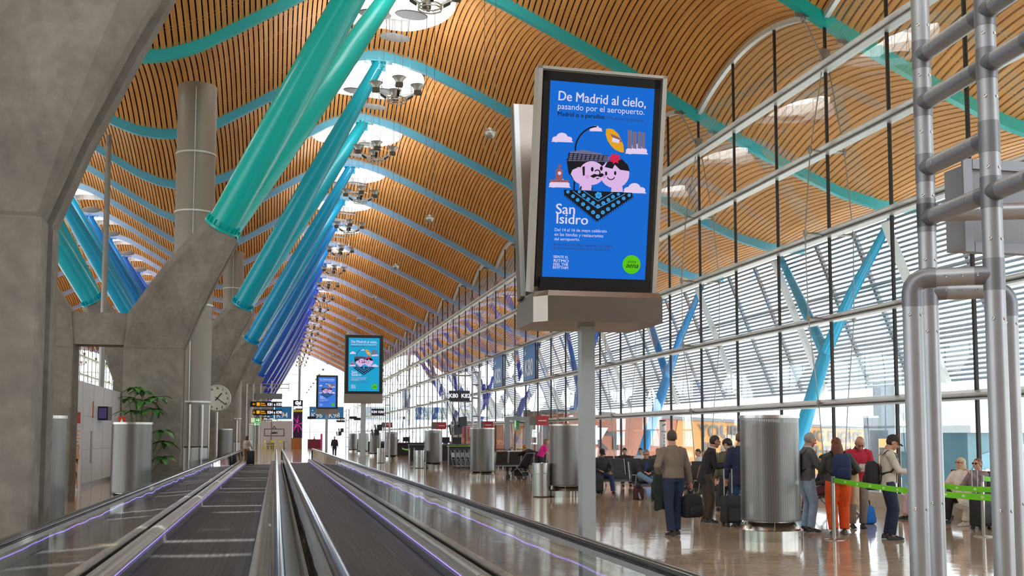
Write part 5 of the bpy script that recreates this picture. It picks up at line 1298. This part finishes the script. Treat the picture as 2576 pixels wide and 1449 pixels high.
def person(label,x,y,face,H=1.74,pose='stand',lean=0,side=0,hl=None,hr=None,fl=None,fr=None,hp=0,hy=0,skin='#c99a80',top='#444444',bot='#222233',shoe='#1a1a1a',hair='#332821',style='short',hem=-.08,sleeve=1.0,bw=1.0,fine=True,collar=None,inner=None,glasses=None,coat=False,puff=1.13,sole=None,z=0,handcurl=.5,leg=1.2,tw=0,bare=0.0):
    k=H/1.75; vx=.0075 if fine else .013
    root_M=Matrix.Identity(4)
    sp=Vector((math.sin(math.radians(side)),math.sin(math.radians(lean)),math.cos(math.radians(lean)))).normalized()
    rt=Vector((math.cos(math.radians(tw)),math.sin(math.radians(tw)),0)); fw=sp.cross(rt)*-1; fw=rt.cross(sp)*-1 if False else sp.cross(rt)
    if fw.y<0: fw=-fw
    sit=pose=='sit'
    P=Vector((0,0,.555 if sit else .95*k)); 
    neck=P+sp*.52*k; shR=P+sp*.435*k+rt*.185*bw*k; shL=P+sp*.435*k-rt*.185*bw*k
    hipR=P+Vector((.092*k,0,-.03)); hipL=P+Vector((-.092*k,0,-.03))
    if sit: fr=fr or (.13,.47,.08); fl=fl or (-.13,.45,.08)
    else: fr=fr or (.10,.03,.085); fl=fl or (-.10,-.02,.085)
    tl=.43*k
    kR,aR=ik(hipR,fr,tl,.42*k,(.25,1,.35)); kL,aL=ik(hipL,fl,tl,.42*k,(-.25,1,.35))
    hr=Vector(hr) if hr else (P+Vector((.27,.06,-.10)) if not sit else Vector((.16,.33,.66)))
    hl=Vector(hl) if hl else (P+Vector((-.27,.06,-.10)) if not sit else Vector((-.16,.33,.66)))
    eR,wR=ik(shR,hr,.29*k,.26*k,(.7,-.6,-.5)); eL,wL=ik(shL,hl,.29*k,.26*k,(-.7,-.6,-.5))
    HM=Matrix.Rotation(math.radians(tw+hy),4,'Z')@Matrix.Rotation(-math.radians(lean*.55+hp),4,'X')
    hc=neck+sp*.05*k+HM.to_3x3()@Vector((0,.035,.088))*k
    HT=Matrix.Translation(hc)@HM@Matrix.Diagonal((k,k,k,1))
    b=MB()
    # torso, neck
    def ring(c,rx,ry,n=14): return [c+rt*math.cos(t)*rx+fw*math.sin(t)*ry for t in [2*PI*q/n for q in range(n)]]
    b.loft([ring(P-sp*.08*k,.13*k,.09*k),ring(P+sp*.1*k,.125*k,.085*k),ring(P+sp*.3*k,.14*k,.095*k),ring(P+sp*.44*k,.15*k,.085*k),ring(neck,.06*k,.06*k)])
    b.tube([neck-sp*.05,neck+sp*.03,hc-HM.to_3x3()@Vector((0,.02,.06))*k],[.074*k,.063*k,.06*k],12)
    # head
    i=len(b.v)
    b.ell((0,-.008,.035),.076,.098,.092,20,14); b.ell((0,.018,-.03),.062,.074,.085,16,10); b.ell((0,.05,-.085),.034,.036,.028,12,8)
    b.tube([(0,.085,.02),(0,.103,-.012),(0,.112,-.03),(0,.09,-.036)],[.011,.013,.017,.012],8); b.ell((0,.083,-.066),.026,.012,.010,10,6)
    for s in(-1,1): b.ell((s*.078,-.01,-.005),.011,.026,.034,10,8); b.ell((s*.034,.082,.028),.024,.012,.009,8,6); b.ell((s*.045,.062,-.03),.024,.02,.024,8,6)
    b.xf(HT,i)
    # arms, legs inside clothes
    b.tube([shR,eR,wR],[.042,.036,.026],10); b.tube([shL,eL,wL],[.042,.036,.026],10)
    dR=(wR-eR).normalized(); dL=(wL-eL).normalized()
    hand(b,wR,dR,1,handcurl); hand(b,wL,dL,-1,handcurl)
    b.tube([hipR,kR,aR],[.06,.048,.035],10); b.tube([hipL,kL,aL],[.06,.048,.035],10)
    for a in (aR,aL): b.tube([a,a+Vector((0,.06,-.045)),a+Vector((0,.14,-.06))],[.035,.032,.022],8)
    body=remesh(b,'person',skinm(skin),vx,3)
    body.location=(x,y,z); body.rotation_euler=(0,0,math.radians(face)); tag(body,label,'person')
    # upper garment
    t=MB(); w=bw
    hz=hem
    rings=[(hz-.0,.172*w,.128),(min(hz+.10,.05),.172*w,.13),(.16,.165*w,.122),(.30,.178*w,.126),(.385,.188*w,.118),(.43,.172*w,.102),(.465,.135*w,.088),(.50,.088,.076),(.53,.07,.072)]
    if sit: rings=[(-.06,.18*w,.15)]+rings[1:]
    t.loft([ring(P+sp*a*k,rx*k*puff,ry*k*puff) for a,rx,ry in rings])
    for sh,el,wr in ((shR,eR,wR),(shL,eL,wL)):
        inn=sh+(neck-sh)*.35-sp*.02
        if sleeve>=.9: t.tube([inn,sh,sh+(el-sh)*.5,el,el+(wr-el)*.5,wr-(wr-el).normalized()*.015],[q*puff for q in (.07,.068,.061,.055,.049,.043)],12)
        else: t.tube([inn,sh,sh+(el-sh)*sleeve*1.2],[.07*puff,.068*puff,.064*puff],12)
    if coat: t.loft([ring(P+Vector((0,.0,-.34*k)),.20*w*k,.15*k),ring(P-sp*.05*k,.185*w*k,.14*k),ring(P+sp*.1*k,.17*w*k,.125*k)])
    g=remesh(t,'upper_garment',cloth(top),.0125 if fine else .018,4,body)
    if collar:
        c=MB(); c.loft([ring(neck-sp*.035*k,.082*k,.082*k),ring(neck+sp*.03*k,.07*k,.072*k),ring(neck+sp*.03*k,.06*k,.062*k),ring(neck-sp*.035*k,.07*k,.07*k)],0,False); c.build('collar',cloth(collar),body,60)
    if inner:
        c=MB(); q=[]
        for a,wd in ((.47,.045),(.38,.05),(.2,.06),(-.02,.07)): 
            o_=P+sp*a*k+fw*(.1 if a>.45 else .128)*k*puff; q.append([o_-rt*wd,o_-rt*wd+fw*.012,o_+rt*wd+fw*.012,o_+rt*wd])
        c.loft(q); c.build('inner_shirt',cloth(inner),body,60)
    # trousers
    t=MB(); t.loft([ring(P+sp*.10*k,.155*k*w,.115*k),ring(P,.165*k*w,.125*k),ring(P-Vector((0,0,.08*k)),.16*k*w,.115*k)])
    for h_,kn,an in ((hipR,kR,aR),(hipL,kL,aL)):
        e=an+Vector((0,0,.0)); t.tube([h_+Vector((0,0,.03)),h_+(kn-h_)*.35,kn,kn+(e-kn)*.5,e-(e-kn).normalized()*.005],[q*leg for q in (.092,.09,.068,.062,.058)],12)
    remesh(t,'trousers',cloth(bot),.0125 if fine else .018,4,body)
    # shoes
    for a,kn in ((aR,kR),(aL,kL)):
        s=MB(); dn=(a-kn).normalized(); f_=Vector((0,1,0)); f_=(f_-dn*f_.dot(dn)*.9).normalized() if not(abs(a.z-.085)<.03) else f_
        u_=Vector((0,0,1)) if abs(a.z-.085)<.03 else -dn
        r_=f_.cross(u_).normalized(); o_=a-u_*.08
        s.loft([[o_+f_*yy+r_*math.cos(q)*ww+u_*(max(0,math.sin(q))*hh*.9+.0+hh*.05) for q in [2*PI*j/12 for j in range(12)]] for yy,ww,hh in ((-.085,.022,.04),(-.075,.035,.085),(-.02,.042,.105),(.05,.045,.085),(.11,.048,.06),(.165,.042,.045),(.19,.02,.03))])
        sh=s.build('shoe',mat('shoe '+shoe,shoe,.45,0,.1,12),body,50)
        if sole: 
            q=MB(); q.loft([[o_+f_*yy+r_*math.cos(c)*ww+u_*zz for c in [2*PI*j/12 for j in range(12)]] for yy,ww,zz in ((0,.001,0),)]*1+[[o_+f_*(.05+.13*math.sin(c))+r_*math.cos(c)*.044+u_*zz for c in [2*PI*j/12 for j in range(12)]] for zz in (-.003,.018)],0,True); q.build('sole',mat('sole white','#d8d6d0',.5),sh,50)
    # hair
    hm=mat('hair '+hair,hair,.55,0,.25,45,.3,120)
    if style!='none':
        h=MB(); i=0; rx,ry,rz_=.084,.106,.098
        if style=='curly': rx,ry,rz_=.11,.125,.12
        if style in('bob','long'): rx,ry,rz_=.09,.11,.1
        if style=='bald': rx,ry,rz_=.081,.102,.06
        cz=.037 if style!='bald' else .0
        if style=='short': cz,rz_=.024,.108
        h.ell((0,-.012,cz),rx,ry,rz_,28,18)
        for q in range(len(h.v)):
            vx_,vy,vz=h.v[q]
            line=.062 if abs(vx_)<.06 else .02
            if vy>.0 and vz<line+.03*(1-min(1,vy/.08)): h.v[q]=(vx_*.75,vy*.72,vz)
            elif vz<-.035 and vy>-.05: h.v[q]=(vx_*.8,vy*.8,vz)
            if style=='bald' and vz>.045: h.v[q]=(vx_*.7,vy*.7,min(vz,.05))
            if style=='curly': 
                f=1+.06*math.sin(vx_*140)*math.cos(vz*120+vy*90); a_=h.v[q]; h.v[q]=(a_[0]*f,a_[1]*f,a_[2]*f)
        if style in('long','bob'):
            L=.34 if style=='long' else .13
            h.loft([[(math.cos(c)*ww,-.035+math.sin(c)*dd,zz) for c in [2*PI*j/16 for j in range(16)]] for zz,ww,dd in ((.06,.07,.07),(-.02,.097,.082),(-.1,.112,.082),(-.02-L*.75,.135,.07),(-.02-L,.11,.045))])
        if style=='ponytail': h.tube([(0,-.1,.06),(0,-.15,.05),(0,-.17,-.05),(0,-.15,-.17)],[.025,.032,.032,.012],10)
        if style=='bun': h.ell((0,-.1,.08),.045,.045,.045,12,8)
        h.xf(HT); h.build('hair',hm,body,70)
    if style=='cap' or style=='capped': pass
    # eyes, glasses
    e=MB()
    for s in(-1,1): e.ell((s*.034,.083,.012),.011,.007,.006,8,6)
    for s in(-1,1): e.bar((s*.018,.092,.034),(s*.052,.083,.034),.006,.006)
    e.xf(HT); e.build('eyes_and_brows',mat('eye dark','#2a1c18',.3),body,60)
    if glasses:
        g_=MB()
        for s in(-1,1):
            if glasses=='sun': g_.ell((s*.036,.094,.01),.031,.01,.022,12,8)
            else: g_.tube([(s*.036+.026*math.cos(c),.098,.010+.019*math.sin(c)) for c in [2*PI*j/12 for j in range(13)]],.0028,5)
            g_.tube([(s*.064,.094,.016),(s*.082,.0,.016)],.003,5)
        g_.tube([(-.01,.1,.014),(.01,.1,.014)],.003,5); g_.xf(HT); g_.build('glasses',M_black,body,50)
    body['HT']=[c for r in HT for c in r]
    return body,HT,dict(wR=wR,wL=wL,eL=eL,eR=eR,P=P,neck=neck,sp=sp)
def cap_on(body,HT,colr,label=None):
    c=MB(); c.ell((0,-.01,.045),.09,.112,.098,24,14)
    for q in range(len(c.v)):
        a=c.v[q]; 
        if a[2]<.04: c.v[q]=(a[0],a[1],.04)
    c.loft([[(xx,yy,.045-(xx/.075)**2*.015-.006+zz) for xx in (-.07,-.035,0,.035,.07)]+[(xx,yy,.051-(xx/.075)**2*.015-.006+zz) for xx in (.07,.035,0,-.035,-.07)] for yy,zz in ((.07,.0),(.12,-.004),(.165*1.0,-.014))])
    c.xf(HT); c.build('cap',cloth(colr),body,60)
def W(body,p):
    return body.location+Matrix.Rotation(body.rotation_euler.z,3,'Z')@Vector(p)
def wear_pack(body,D,L,colr,w=.3,h=.45,d=.18,dx=0,drop=.0):
    p=D['P']+D['sp']*(.46-h*1.0+.02-drop)+Vector((dx,-.135-d/2,0)); q=W(body,p)
    o=bag('backpack',L,'backpack',*q,body.rotation_euler.z,w,h,d,colr)
    m=M_black
    for s in (-1,1):
        b=D['P']; sp=D['sp']
        st=MB(); st.tube([b+sp*.43+Vector((s*.12,-.13,0)),b+sp*.52+Vector((s*.115,-.03,0)),b+sp*.46+Vector((s*.12,.115,0)),b+sp*.28+Vector((s*.15,.135,0)),b+sp*.16+Vector((s*.185,.02,0)),b+sp*.12+Vector((s*.14,-.14,0))],[(.026,.006)]*6,8)
        i=Matrix.Translation(-p); st.xf(i); st.build('shoulder_strap',m,o,60)
    return o
def held(name,label,cat,body,p,build,rz=0):
    o=thing(name,label,cat,tuple(W(body,p)),body.rotation_euler.z+rz); build(o); return o
def phone(body,D,L,p):
    held('phone',L,'phone',body,p,lambda o: (MB().obox((0,0,0),(.036,0,0),(0,.05,.06),(0,-.003,.003)).build('phone_body',M_black,o,None)))
def drape(name,label,body,p,L,wd,dp,colr,rz=0):
    def bf(o):
        m=MB(); rings=[]
        for u in (0,.06,.2,.45,.7,.9,1):
            r=[]
            for q in range(20):
                t=2*PI*q/20; f=1+.16*math.sin(5*t+u*4)*min(1,u*3); k=.55+.45*math.sin(PI*min(.75,u*.8+.2))
                r.append((wd*.5*math.cos(t)*f*k,dp*.5*math.sin(t)*f*k,-L*u+.02*math.sin(3*t)*u))
            rings.append(r)
        m.loft(rings); m.build('cloth_folds',cloth(colr),o,70)
    return held(name,label,'jacket',body,p,bf,rz)

# --- standing, right foreground
b,HT,D=person('person seen from behind in brown sweater and blue jeans, walking',6.72,17.85,6,1.83,lean=2,hl=(-.2,.12,1.02),hr=(.36,.04,.86),fl=(-.12,-.14,.085),fr=(.10,.08,.085),hy=-18,top='#7d6f62',bot='#1e2c48',shoe='#1d1412',hair='#4a3b30',hem=-.02,skin='#c08a70')
drape('dark_jacket','dark green jacket hanging over the left arm of the person in brown',b,(-.20,.1,1.06),.62,.26,.2,'#16211c')
q=W(b,(.38,.05,.30)); bag('travel_bag','black travel bag hanging from the right hand of the person in brown','bag',q.x,q.y,q.z,b.rotation_euler.z+.3,.44,.40,.24,'#17171b',False)
b,HT,D=person('person in black jacket and glasses leaning on a suitcase handle',8.35,20.35,-105,1.76,lean=14,hl=(-.03,.40,1.14),hr=(.06,.36,1.12),hp=4,hy=10,top='#1c1b1e',bot='#43372c',shoe='#2a2622',hair='#2c221d',hem=-.2,collar='#c9ccd4',inner='#b9bfcb',glasses='clear',skin='#b07c62',puff=1.12,sole=1)
b,HT,D=person('person in navy blazer half hidden behind the nearest right diffuser',8.82,19.75,-8,1.8,top='#1d2440',bot='#24436b',shoe='#1a1614',hair='#5a4334',hem=-.22,skin='#c08a70',hy=-20)
b,HT,D=person('person with dark curly hair in olive jacket behind the navy blazer',9.25,21.3,130,1.66,top='#58533b',bot='#2a2a30',hair='#1f1614',style='curly',hp=14,fine=False,hem=-.15)
b,HT,D=person('person with grey hair in charcoal sweater and pale jeans, black backpack',9.30,18.0,-98,1.79,lean=3,hl=(-.08,.36,1.2),hr=(.10,.34,1.2),hp=12,top='#5a5a5e',bot='#8ba3ba',shoe='#1b1b1e',hair='#94908b',hem=-.06,collar='#b9bcc2',skin='#b98468',sole=1,bw=1.05)
wear_pack(b,D,'black backpack worn by the person in charcoal sweater','#19191c',.3,.48,.2)
phone(b,D,'phone held by the person in charcoal sweater',(.01,.44,1.26))
b,HT,D=person('person seen from behind with long auburn hair and orange trousers',9.62,17.45,-14,1.70,lean=3,hl=(-.12,.3,1.08),hr=(.26,.22,1.02),hp=10,top='#42473e',bot='#e8581a',shoe='#6d6258',hair='#6a3822',style='long',leg=1.5,hem=-.02,bw=1.06)
wear_pack(b,D,'navy blue backpack on the person in orange trousers','#1d2d55',.32,.46,.2)
drape('puffer_jacket','beige quilted jacket over the right arm beside the orange trousers',b,(.30,.20,1.13),.62,.22,.24,'#c6ab88')
b,HT,D=person('balding person in red jacket reading with bowed head',10.6,18.55,165,1.80,lean=20,hl=(-.07,.36,1.12),hr=(.08,.36,1.12),hp=30,top='#b3203a',bot='#85766a',shoe='#26201d',hair='#8f8a86',style='bald',hem=-.1,collar='#23253a',glasses='clear',skin='#b98a72',puff=1.1)
held('leaflet','small pale leaflet held by the person in red jacket','leaflet',b,(.0,.44,1.13),lambda o: MB().obox((0,0,0),(.07,0,0),(0,.05,.07),(0,-.001,.001)).build('sheet',M_white,o,None))
b,HT,D=person('person in cream jacket and dark cap looking down at a phone',9.95,16.42,-112,1.76,lean=3,hl=(-.06,.36,1.12),hr=(.09,.36,1.12),hp=24,top='#c3b9ab',bot='#1b2942',shoe='#151517',hair='#241b18',hem=-.1,inner='#e0dfe2',skin='#bd8a70',puff=1.08,leg=1.08)
cap_on(b,HT,'#2c2223'); wear_pack(b,D,'black backpack hanging low behind the person in cream jacket','#18181b',.32,.48,.22,0,.14)
phone(b,D,'phone held by the person in cream jacket',(.01,.45,1.17))
# --- farther standing
b,HT,D=person('person in bright pink top bending over the stroller',10.2,41.8,-95,1.68,lean=24,hl=(-.05,.42,.98),hr=(.06,.44,.95),hp=-8,top='#e01f8c',bot='#23232e',hair='#7d6544',style='bob',sleeve=.5,hem=-.02,skin='#c99a80',bw=1.08)
b,HT,D=person('person with long brown hair in cream top at the end of the left walkway',-1.72,68.3,-40,1.74,hr=(.22,.2,.98),top='#ddd2c4',bot='#8d6d48',shoe='#5a4636',hair='#5b3e2b',style='long',hem=-.02,fine=False,z=.02)
b,HT,D=person('person in dark vest walking far down the hall right of the walkways',4.85,93,0,1.74,top='#2d262b',bot='#27364f',hair='#b5aca2',style='bald',fl=(-.1,-.15,.085),fr=(.1,.15,.085),fine=False)
b,HT,D=person('tiny distant person in dark clothes near the end wall',6.4,188,80,1.74,top='#2c3438',bot='#23282c',fine=False)
# --- seated
b,HT,D=person('person in dark cap and black puffer jacket sitting with knees apart',9.62,31.62,176,1.76,'sit',lean=4,fl=(-.24,.5,.085),fr=(.2,.36,.085),hl=(-.2,.34,.64),hr=(.12,.32,.68),hp=20,top='#303236',bot='#233a63',shoe='#191a1e',hair='#1d1715',skin='#b5805f',puff=1.15)
cap_on(b,HT,'#131316')
b,HT,D=person('person in glasses and blue shirt sitting with crossed legs',9.83,28.15,168,1.80,'sit',lean=-4,fl=(-.1,.5,.085),fr=(-.12,.52,.46),hl=(-.06,.36,.72),hr=(.08,.38,.74),hp=18,top='#29292d',bot='#6d8aa8',shoe='#3a3330',hair='#77685a',glasses='clear',inner='#21386a',skin='#c08d74',puff=1.08,sole=1)
phone(b,D,'phone held by the seated person with crossed legs',(.01,.46,.78))
seat=[('dark haired person seated right behind the dark cap, facing away',9.8,33.45,0,'#3a3d44','#2a2f3d','#201816','short'),
('person with dark bun seated facing the viewer behind the crossed legs person',11.9,36.35,170,'#26272c','#2a2f3d','#1d1513','bun'),
('person in white shirt with dark hair in the farther seat row',12.5,36.35,150,'#d8d8da','#2a2f3d','#2a201b','short'),
('grey haired person in dark clothes in the farther seat row',13.1,36.35,190,'#4a4a50','#2a2f3d','#9a948c','short'),
('person with blond ponytail seated beside the crossed legs person',11.6,28.15,100,'#23272c','#2c3644','#b8935c','ponytail'),
('person in brown coat seated between the brown sweater and black jacket',10.0,24.15,165,'#7a5c46','#3a3534','#3a2c22','bob'),
('person with dark hair in burgundy trousers seated behind the charcoal sweater',11.85,22.0,80,'#2b2427','#5b2438','#241a17','bob'),
('white shirted person seated by the window behind the black jacket',13.35,33.0,90,'#dcdde2','#30323a','#2a211c','short'),
('grey haired person seen from behind, seated beside the stroller',10.65,49.05,0,'#d6cfe0','#30323a','#8a7468','bald'),
('orange haired person seen from behind, seated beside the stroller',11.25,49.05,0,'#dedbd6','#30323a','#b5702c','curly'),
('person in white tee shirt and pink trousers seated at the window',13.2,20.2,86,'#dcdadb','#cfa9b4','#6a5a50','short')]
for L,x,y,f,tp,bt,hr_,stl in seat: person(L,x,y,f,1.68,'sit',lean=2,hp=12,top=tp,bot=bt,hair=hr_,style=stl,fine=False)
b,HT,D=person('person with fair hair and glasses in white cardigan seated at the window',13.28,19.35,100,1.62,'sit',lean=-10,hl=(-.14,.25,.74),hr=(.1,.3,.74),top='#dfd3c9',bot='#1c1a1e',shoe='#1b181a',hair='#cdb38c',style='bob',glasses='clear',skin='#cf9f86')
held('drink_can','red drink can held by the person in white cardigan','can',b,(.1,.37,.79),lambda o: MB().lathe([(.028,-.06),(.033,-.05),(.033,.05),(.028,.06)],16).build('can_body',mat('can red','#c92a2c',.3),o,40))
b,HT,D=person('person in sunglasses and mauve patterned blouse seated at the window',13.28,18.78,104,1.62,'sit',lean=-8,hl=(-.03,.2,1.0),hr=(.12,.3,.72),fl=(-.12,.48,.085),fr=(-.2,.58,.40),top='#8d7a7c',bot='#d3c8b8',shoe='#c9bfb2',hair='#7a553b',style='short',glasses='sun',skin='#cb9a80')
bench(12.0,22.0,PI/2,2,'short row of black seats under the person in burgundy trousers')
bench(13.6,33.0,PI/2,3,'row of black seats by the window behind the black jacket person')
